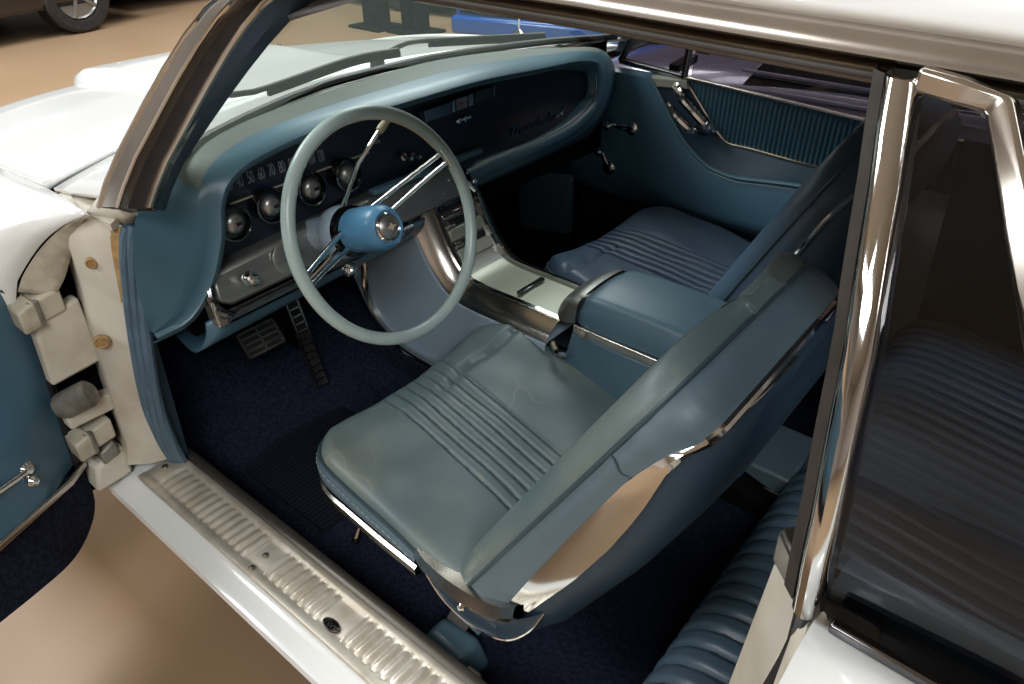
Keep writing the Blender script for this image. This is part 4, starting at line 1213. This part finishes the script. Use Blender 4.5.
MB().hexa([V(p) for p in ((1.012, -.655, .872), (.918, -.70, .868), (.905, -.70, .848), (.99, -.655, .850))], [V(p) for p in ((1.012, -.70, .872), (.918, -.72, .868), (.905, -.72, .848), (.99, -.70, .850))]).build('handle_plate', 'satin', pdr, bevel=.003, label='pale metal plate at the top of the pull handle')
hd = G['pd_handle']
ho_ = MB().tube(cr([V(hd[3]) + V((.02, -.012, .018)), V(hd[3]) + V((0, .008, .004)), V(hd[4]) + V((0, .012, 0)), V(hd[5]) + V((0, .008, .0)), V(hd[5]) + V((-.006, -.014, -.012))], 18), .012, 10)
hob = ho_.build('pull_handle', 'chrome', pdr, label='thick chrome pull bar')
MB().tube(cr([V(hd[0]) + V((.012, -.02, .012)), V(hd[0]) + V((0, .004, .002)), V(hd[1]) + V((0, .010, 0)), V(hd[2]) + V((0, .004, 0)), V(hd[2]) + V((-.004, -.02, -.008))], 18), .012, 10).build('pull_handle', 'chrome', pdr)
MB().lathe([(.020, 0), (.020, .012), (.012, .02), (0, .021)], V(hd[5]) + V((.02, -.02, -.012)), (0, 1, .2), 16).build('handle_boss', 'chrome_dark', pdr)
kn = [V(p) for p in G['pd_crank']]
for hub, knb, lab in ((kn[1], kn[0], 'small chrome vent window crank'), (kn[3], kn[2], 'chrome window winder hanging down')):
    c = MB()
    c.lathe([(.0, -.02), (.025, -.02), (.025, .0), (.020, .010), (.010, .015), (0, .015)], hub + V((0, .01, 0)), (0, 1, 0), 20)
    c.sweep(cr([hub + V((0, .018, 0)), hub.lerp(knb, .5) + V((0, .022, 0)), knb + V((0, .02, 0))], 8), rrect(.016, .009, .004, 3), up=(0, 1, 0))
    co_ = c.build('window_crank', 'chrome', pdr, label=lab)
    MB().lathe([(.006, 0), (.008, .006), (.014, .012), (.014, .024), (.008, .030), (0, .031)], knb + V((0, .018, 0)), (0, 1, 0), 16).build('crank_knob', 'chrome', co_)
# vent window, door glass, outside mirror
vw = [V(p) for p in G['pd_vent']]
f = MB()
for a, b2 in ((0, 1), (1, 2), (2, 3), (3, 0)):
    f.sweep([vw[a], vw[b2]], rrect(.016, .018, .004, 3), up=(0, 1, 0))
vf = f.build('vent_window', 'chrome_dark', pdr, label='dark framed triangular vent window')
MB().add([p + V((0, -.004, 0)) for p in vw], [(0, 1, 2, 3)]).build('vent_glass', 'glass_side', vf, smooth=0, solid=.004)
MB().add([V(p) for p in ((.915, -.722, .85), (.905, -.715, .99), (.75, -.60, 1.235), (.10, -.60, 1.245), (.08, -.722, .83))], [(0, 1, 2, 3, 4)]).build('door_glass', 'glass_side', pdr, smooth=0, solid=.004, label='clear passenger window glass')
mr = [V(p) for p in G['mirror']]
MB().prism([mr[0] + V((0, 0, .01)), mr[1] + V((0, 0, .008)), mr[2], mr[3]], (.0, -.05, .0)).build('side_mirror', 'gloss_black', pdr, bevel=.008, label='dark outside mirror')
MB().prism([(.99, -.90, .87), (1.02, -.90, .87), (1.02, -.79, .86), (.99, -.79, .86)], (0, 0, .02)).build('mirror_stem', 'chrome_dark', pdr)

# ================================================================ driver door (open)
D0, DD = V(G['_door'][0]), V(G['_door'][1])
DN = V((-.928, -.372, 0))          # points back towards the cabin
dd = thing('car_door', (1.30, .95, .2), 'open driver door with blue panel and navy carpet foot, swung out on its hinges', None)
dd.parent = body
dd.location = V((1.30, .95, .2)) - V(body.location)
def dp(u, z, h=0):
    return V((D0.x + DD.x * u + DN.x * h, D0.y + DD.y * u + DN.y * h, z))
def uz(p):
    p = V(p)
    return (p - D0).dot(DD), p.z
outl = [uz(p) for p in G['dd_out']]
oc = cr([V((a, b2, 0)) for a, b2 in outl], 22)
rows = []
for p in oc:
    u0, z0 = p.x, p.y
    r = []
    for k in range(20):
        u = u0 + (.95 - u0) * (k / 19) ** 1.6
        zt = z0 + .10 * (k / 19) ** .8 * sm(.40, .78, z0)
        bul = .012 * sm(0, .05, u - u0) + .022 * sm(.62, .52, zt) * sm(.03, .12, u - u0)
        r.append(dp(u, zt, bul))
    rows.append([dp(u0, z0, -.03)] + r)
MB().grid(rows).build('door_panel', 'door_blue', dd, smooth=60, label='smooth blue vinyl inner panel')
MB().grid([[dp(p.x - .004, p.y, .004) for p in oc], [dp(p.x + .012, p.y, .012) for p in oc], [dp(p.x + .014, p.y + .002, -.01) for p in oc], [dp(p.x - .010, p.y, -.012) for p in oc]], cv=True).build('door_seal', 'rubber', dd, label='black rubber seal on the hinge edge')
su0, sz0 = uz(G['dd_strip'][0]); su1, sz1 = uz(G['dd_strip'][1])
MB().sweep([dp(su0, sz0, .018), dp(su0 + .05, sz0, .034), dp(su1 + .5, sz1, .046)], rrect(.007, .016, .003, 3)).build('carpet_strip', 'chrome_old', dd, label='bright strip above the door carpet')
cpt = [uz(p) for p in G['dd_carpet']]
ce = cr([V((a, b2, 0)) for a, b2 in cpt], 20)
MB().grid([[dp(p.x, p.y, -.01) for p in ce] + [dp(.95, .24, -.01)], [dp(p.x + .002, p.y, .010) for p in ce] + [dp(.95, .24, .012)], [dp(p.x + .012, p.y + .006, .016) for p in ce] + [dp(.95, .25, .018)], [dp(p.x + .1 * (k + 1) / 20, sz0, .016) for k, p in enumerate(ce)] + [dp(.95, sz0, .016)]]).build('door_carpet', 'carpet', dd, label='navy carpet panel along the foot of the door')
ku, kz = uz(G['dd_knob'][1])
kc = dp(ku, kz, .03)
w_ = MB().lathe([(.017, 0), (.017, .012), (.010, .02), (0, .021)], dp(ku - .005, kz + .02, .018), DN, 18)
w_.sweep([dp(ku, kz + .02, .036), dp(ku + .07, kz + .03, .042)], rrect(.012, .008, .003, 3), up=DN)
wo = w_.build('window_crank', 'chrome', dd, label='chrome window winder')
MB().lathe([(.005, 0), (.010, .004), (.011, .014), (.007, .02), (0, .021)], dp(ku, kz, .03), DN, 16).build('crank_knob', 'chrome', wo)
# outer skin of the door
MB().grid([[dp(.0, .80, -.04), dp(.5, .90, -.05), dp(.95, .92, -.05)], [dp(.01, .78, -.10), dp(.5, .86, -.14), dp(.95, .88, -.14)], [dp(.01, .55, -.11), dp(.5, .55, -.16), dp(.95, .55, -.16)], [dp(.01, .25, -.07), dp(.5, .23, -.10), dp(.95, .23, -.10)], [dp(.03, .24, -.01), dp(.5, .22, -.01), dp(.95, .22, -.01)]]).build('door_skin', 'white', dd, solid=.004, label='white painted outer skin')

# ================================================================ what stands beyond the car
def parked(loc, rz, col, label, L=4.4, W=1.8, H=1.42, cat='car', wheelcol='silver', zb=.24, low=0):
    root = thing('parked_car', loc, label, cat, None)
    R = Matrix.Rotation(rz, 3, 'Z')
    o = V(loc)
    def t(x, y, z): return o + R @ V((x, y, z))
    pm = mat('paint_' + col, col, .18, coat=.6)
    hl = L / 2
    prof = [(-hl, .45), (-hl + .02, .70), (-hl + .25, .86), (-.75, .93), (.75, .95), (hl - .45, .84), (hl - .06, .68), (hl, .50)]
    rows = []
    for x, z in prof:
        w = W / 2 * (1 - .10 * abs(x / hl) ** 4)
        rows.append([t(x, y, zz) for y, zz in ((-w, zb), (-w - .02, .5 * (z + .24)), (-w + .04, z - .05), (-w + .16, z), (0, z + .03), (w - .16, z), (w - .04, z - .05), (w + .02, .5 * (z + .24)), (w, zb))])
    MB().patch(rows, 30, 40).build('car_shell', pm, root, solid=.01, smooth=50)
    MB().box(t(0, 0, .36), (L * .96, W * .9, .22), R).build('underbody', 'under', root)
    cab = []
    for x, z, k in ((-1.35, .92, .80), (-.85, H - .04, .66), (-.2, H, .66), (.30, H - .04, .66), (1.05, .93, .82)):
        w = W / 2 * k
        cab.append([t(x, -w, z if z < 1 else z - .03), t(x, -w * .6, z), t(x, w * .6, z), t(x, w, z if z < 1 else z - .03)])
    MB().patch(cab, 12, 20).build('cabin_roof', pm, root, smooth=50)
    side = [(-1.2, .94), (-.8, H - .07), (.28, H - .07), (.95, .94)]
    for s in (1, -1):
        MB().prism([t(x, s * W / 2 * (.83 if z < 1 else .68), z) for x, z in side], R @ V((0, -s * .02, 0))).build('side_window', 'gloss_black', root, smooth=0)
    for x in (-hl * .60, hl * .62):
        for s in (1, -1):
            c = t(x, s * (W / 2 - .09), .33)
            ax = R @ V((0, s, 0))
            wv = MB().lathe([(.0, -.1), (.26, -.1), (.33, -.08), (.33, .08), (.30, .105), (.23, .10), (.22, .03), (0, .03)], c, ax, 28).build('wheel', 'rubber', root)
            MB().lathe([(.225, .06), (.21, .075), (.19, .05), (.06, .06), (.05, .085), (0, .09)], c, ax, 20).build('hub_cap', wheelcol, wv)
            for k in range(5):
                a = 2 * PI * k / 5
                d = R @ V((math.cos(a), 0, math.sin(a)))
                MB().sweep([c + ax * .07 + d * .03, c + ax * .07 + d * .21], rrect(.035, .02, .006, 2), up=ax).build('wheel_spoke', wheelcol, wv)
    for s in (1, -1):
        MB().lathe([(.0, 0), (.09, 0), (.085, .03), (0, .04)], t(hl - .10, s * W * .34, .64), R @ V((1, 0, .1)), 18).build('head_lamp', 'silver', root)
        MB().box(t(-hl + .01, s * W * .34, .66), (.04, .30, .10), R).build('tail_lamp', 'red', root, bevel=.01)
    MB().box(t(hl + .02, 0, .42 - low), (.16, W * .94, .14), R).build('bumper', pm, root, bevel=.03)
    MB().box(t(hl - .01, 0, .58 - low), (.08, W * (.46 + low), .16), R).build('grille', 'black', root, bevel=.01)
    MB().box(t(-hl + .01, 0, .44), (.10, W * .86, .12), R).build('bumper', pm, root, bevel=.03)
    return root

parked((8.30, -.50, 0), math.radians(101.5), '14110f', 'black car on the tan floor far beyond the white hood', L=4.3, W=1.9, H=1.5)
parked((10.35, -3.5, 0), math.radians(180), 'dcdcda', 'pale car far ahead, mostly hidden behind the windscreen pillar', L=4.2, W=1.5, zb=.12)
parked((7.3, -5.4, 0), math.radians(0), '2c2b2a', 'dark car with silver wheels seen through the windscreen behind the lift posts', L=3.8, W=1.8, zb=.1)
parked((4.32, -5.75, 0), math.radians(105), '1c4f9c', 'bright blue car seen through the right part of the windscreen', L=4.0, W=1.6, H=1.25, zb=.08, low=.22)
for (x, y), lab in (((5.72, -3.80), 'dark lift post with a base plate, nearer the dark car'), ((5.26, -3.86), 'dark lift post with a base plate, nearer the blue car')):
    r_ = thing('lift_post', (x, y, 0), lab, 'lift post', 'lift posts')
    MB().box((x, y, .012), (.42, .36, .024)).build('base_plate', 'under', r_, bevel=.004)
    p_ = MB()
    p_.prism([(x - .10, y - .08, .02), (x + .10, y - .08, .02), (x + .10, y + .08, .02), (x + .06, y + .08, .02), (x + .06, y - .04, .02), (x - .06, y - .04, .02), (x - .06, y + .08, .02), (x - .10, y + .08, .02)], (0, 0, 3.2))
    p_.build('post_column', 'under', r_, smooth=0)
# low fastback beside the passenger window
ng = thing('parked_fastback', (.6, -2.15, 0), 'low dark purple-grey fastback with black window louvres, beyond the passenger window', 'car')
pm = mat('paint_purple_grey', '4e4a56', .22, coat=.5)
rows = []
for x, z, w in ((1.80, .50, .78), (1.76, .62, .82), (1.55, .70, .84), (1.15, .75, .84), (.9, .77, .84), (.2, .79, .84), (-.3, .84, .82), (-.9, 1.05, .72), (-1.4, 1.0, .72), (-1.9, .84, .84), (-2.8, .74, .84), (-2.95, .5, .8)):
    rows.append([V((x, -2.05 + y, zz)) for y, zz in ((-w, .22), (-w - .03, (z + .22) / 2), (-w + .05, z - .08), (-w + .22, z), (0, z + .02), (w - .22, z), (w - .05, z - .08), (w + .03, (z + .22) / 2), (w, .22))])
MB().patch(rows, 34, 60).build('car_shell', pm, ng, smooth=50)
MB().box((-.6, -2.05, .34), (4.2, 1.6, .24)).build('underbody', 'under', ng)
gp_ = MB().hexa([V(p) for p in ((1.12, -1.08, .50), (-.5, -1.08, .50), (-.5, -1.36, .815), (.98, -1.36, .79))], [V(p) for p in ((1.12, -1.20, .50), (-.5, -1.20, .50), (-.5, -1.5, .76), (.98, -1.5, .75))]).build('louvre_panel', 'gloss_black', ng, bevel=.004, label='black louvred panel')
for k in range(6):
    t = .12 + .15 * k
    y, z = -1.08 - .28 * t - .0, .50 + .30 * t
    MB().sweep([(1.10 - .12 * t + .03 * (k % 2), y + .008, z + .006), (-.5, y + .008, z + .008)], rrect(.010, .012, .003, 2)).build('window_louvre', pm, gp_, label='thin grey louvre line')
for x in (1.05, -2.0):
    for s in (1, -1):
        wv = MB().lathe([(.0, -.1), (.26, -.1), (.33, -.08), (.33, .08), (.30, .105), (.22, .10)], (x, -2.05 + s * .76, .33), (0, s, 0), 28).build('wheel', 'rubber', ng)
        MB().lathe([(.22, .08), (.2, .1), (.05, .085), (0, .09)], (x, -2.05 + s * .76, .33), (0, s, 0), 20).build('hub_cap', 'silver', wv)
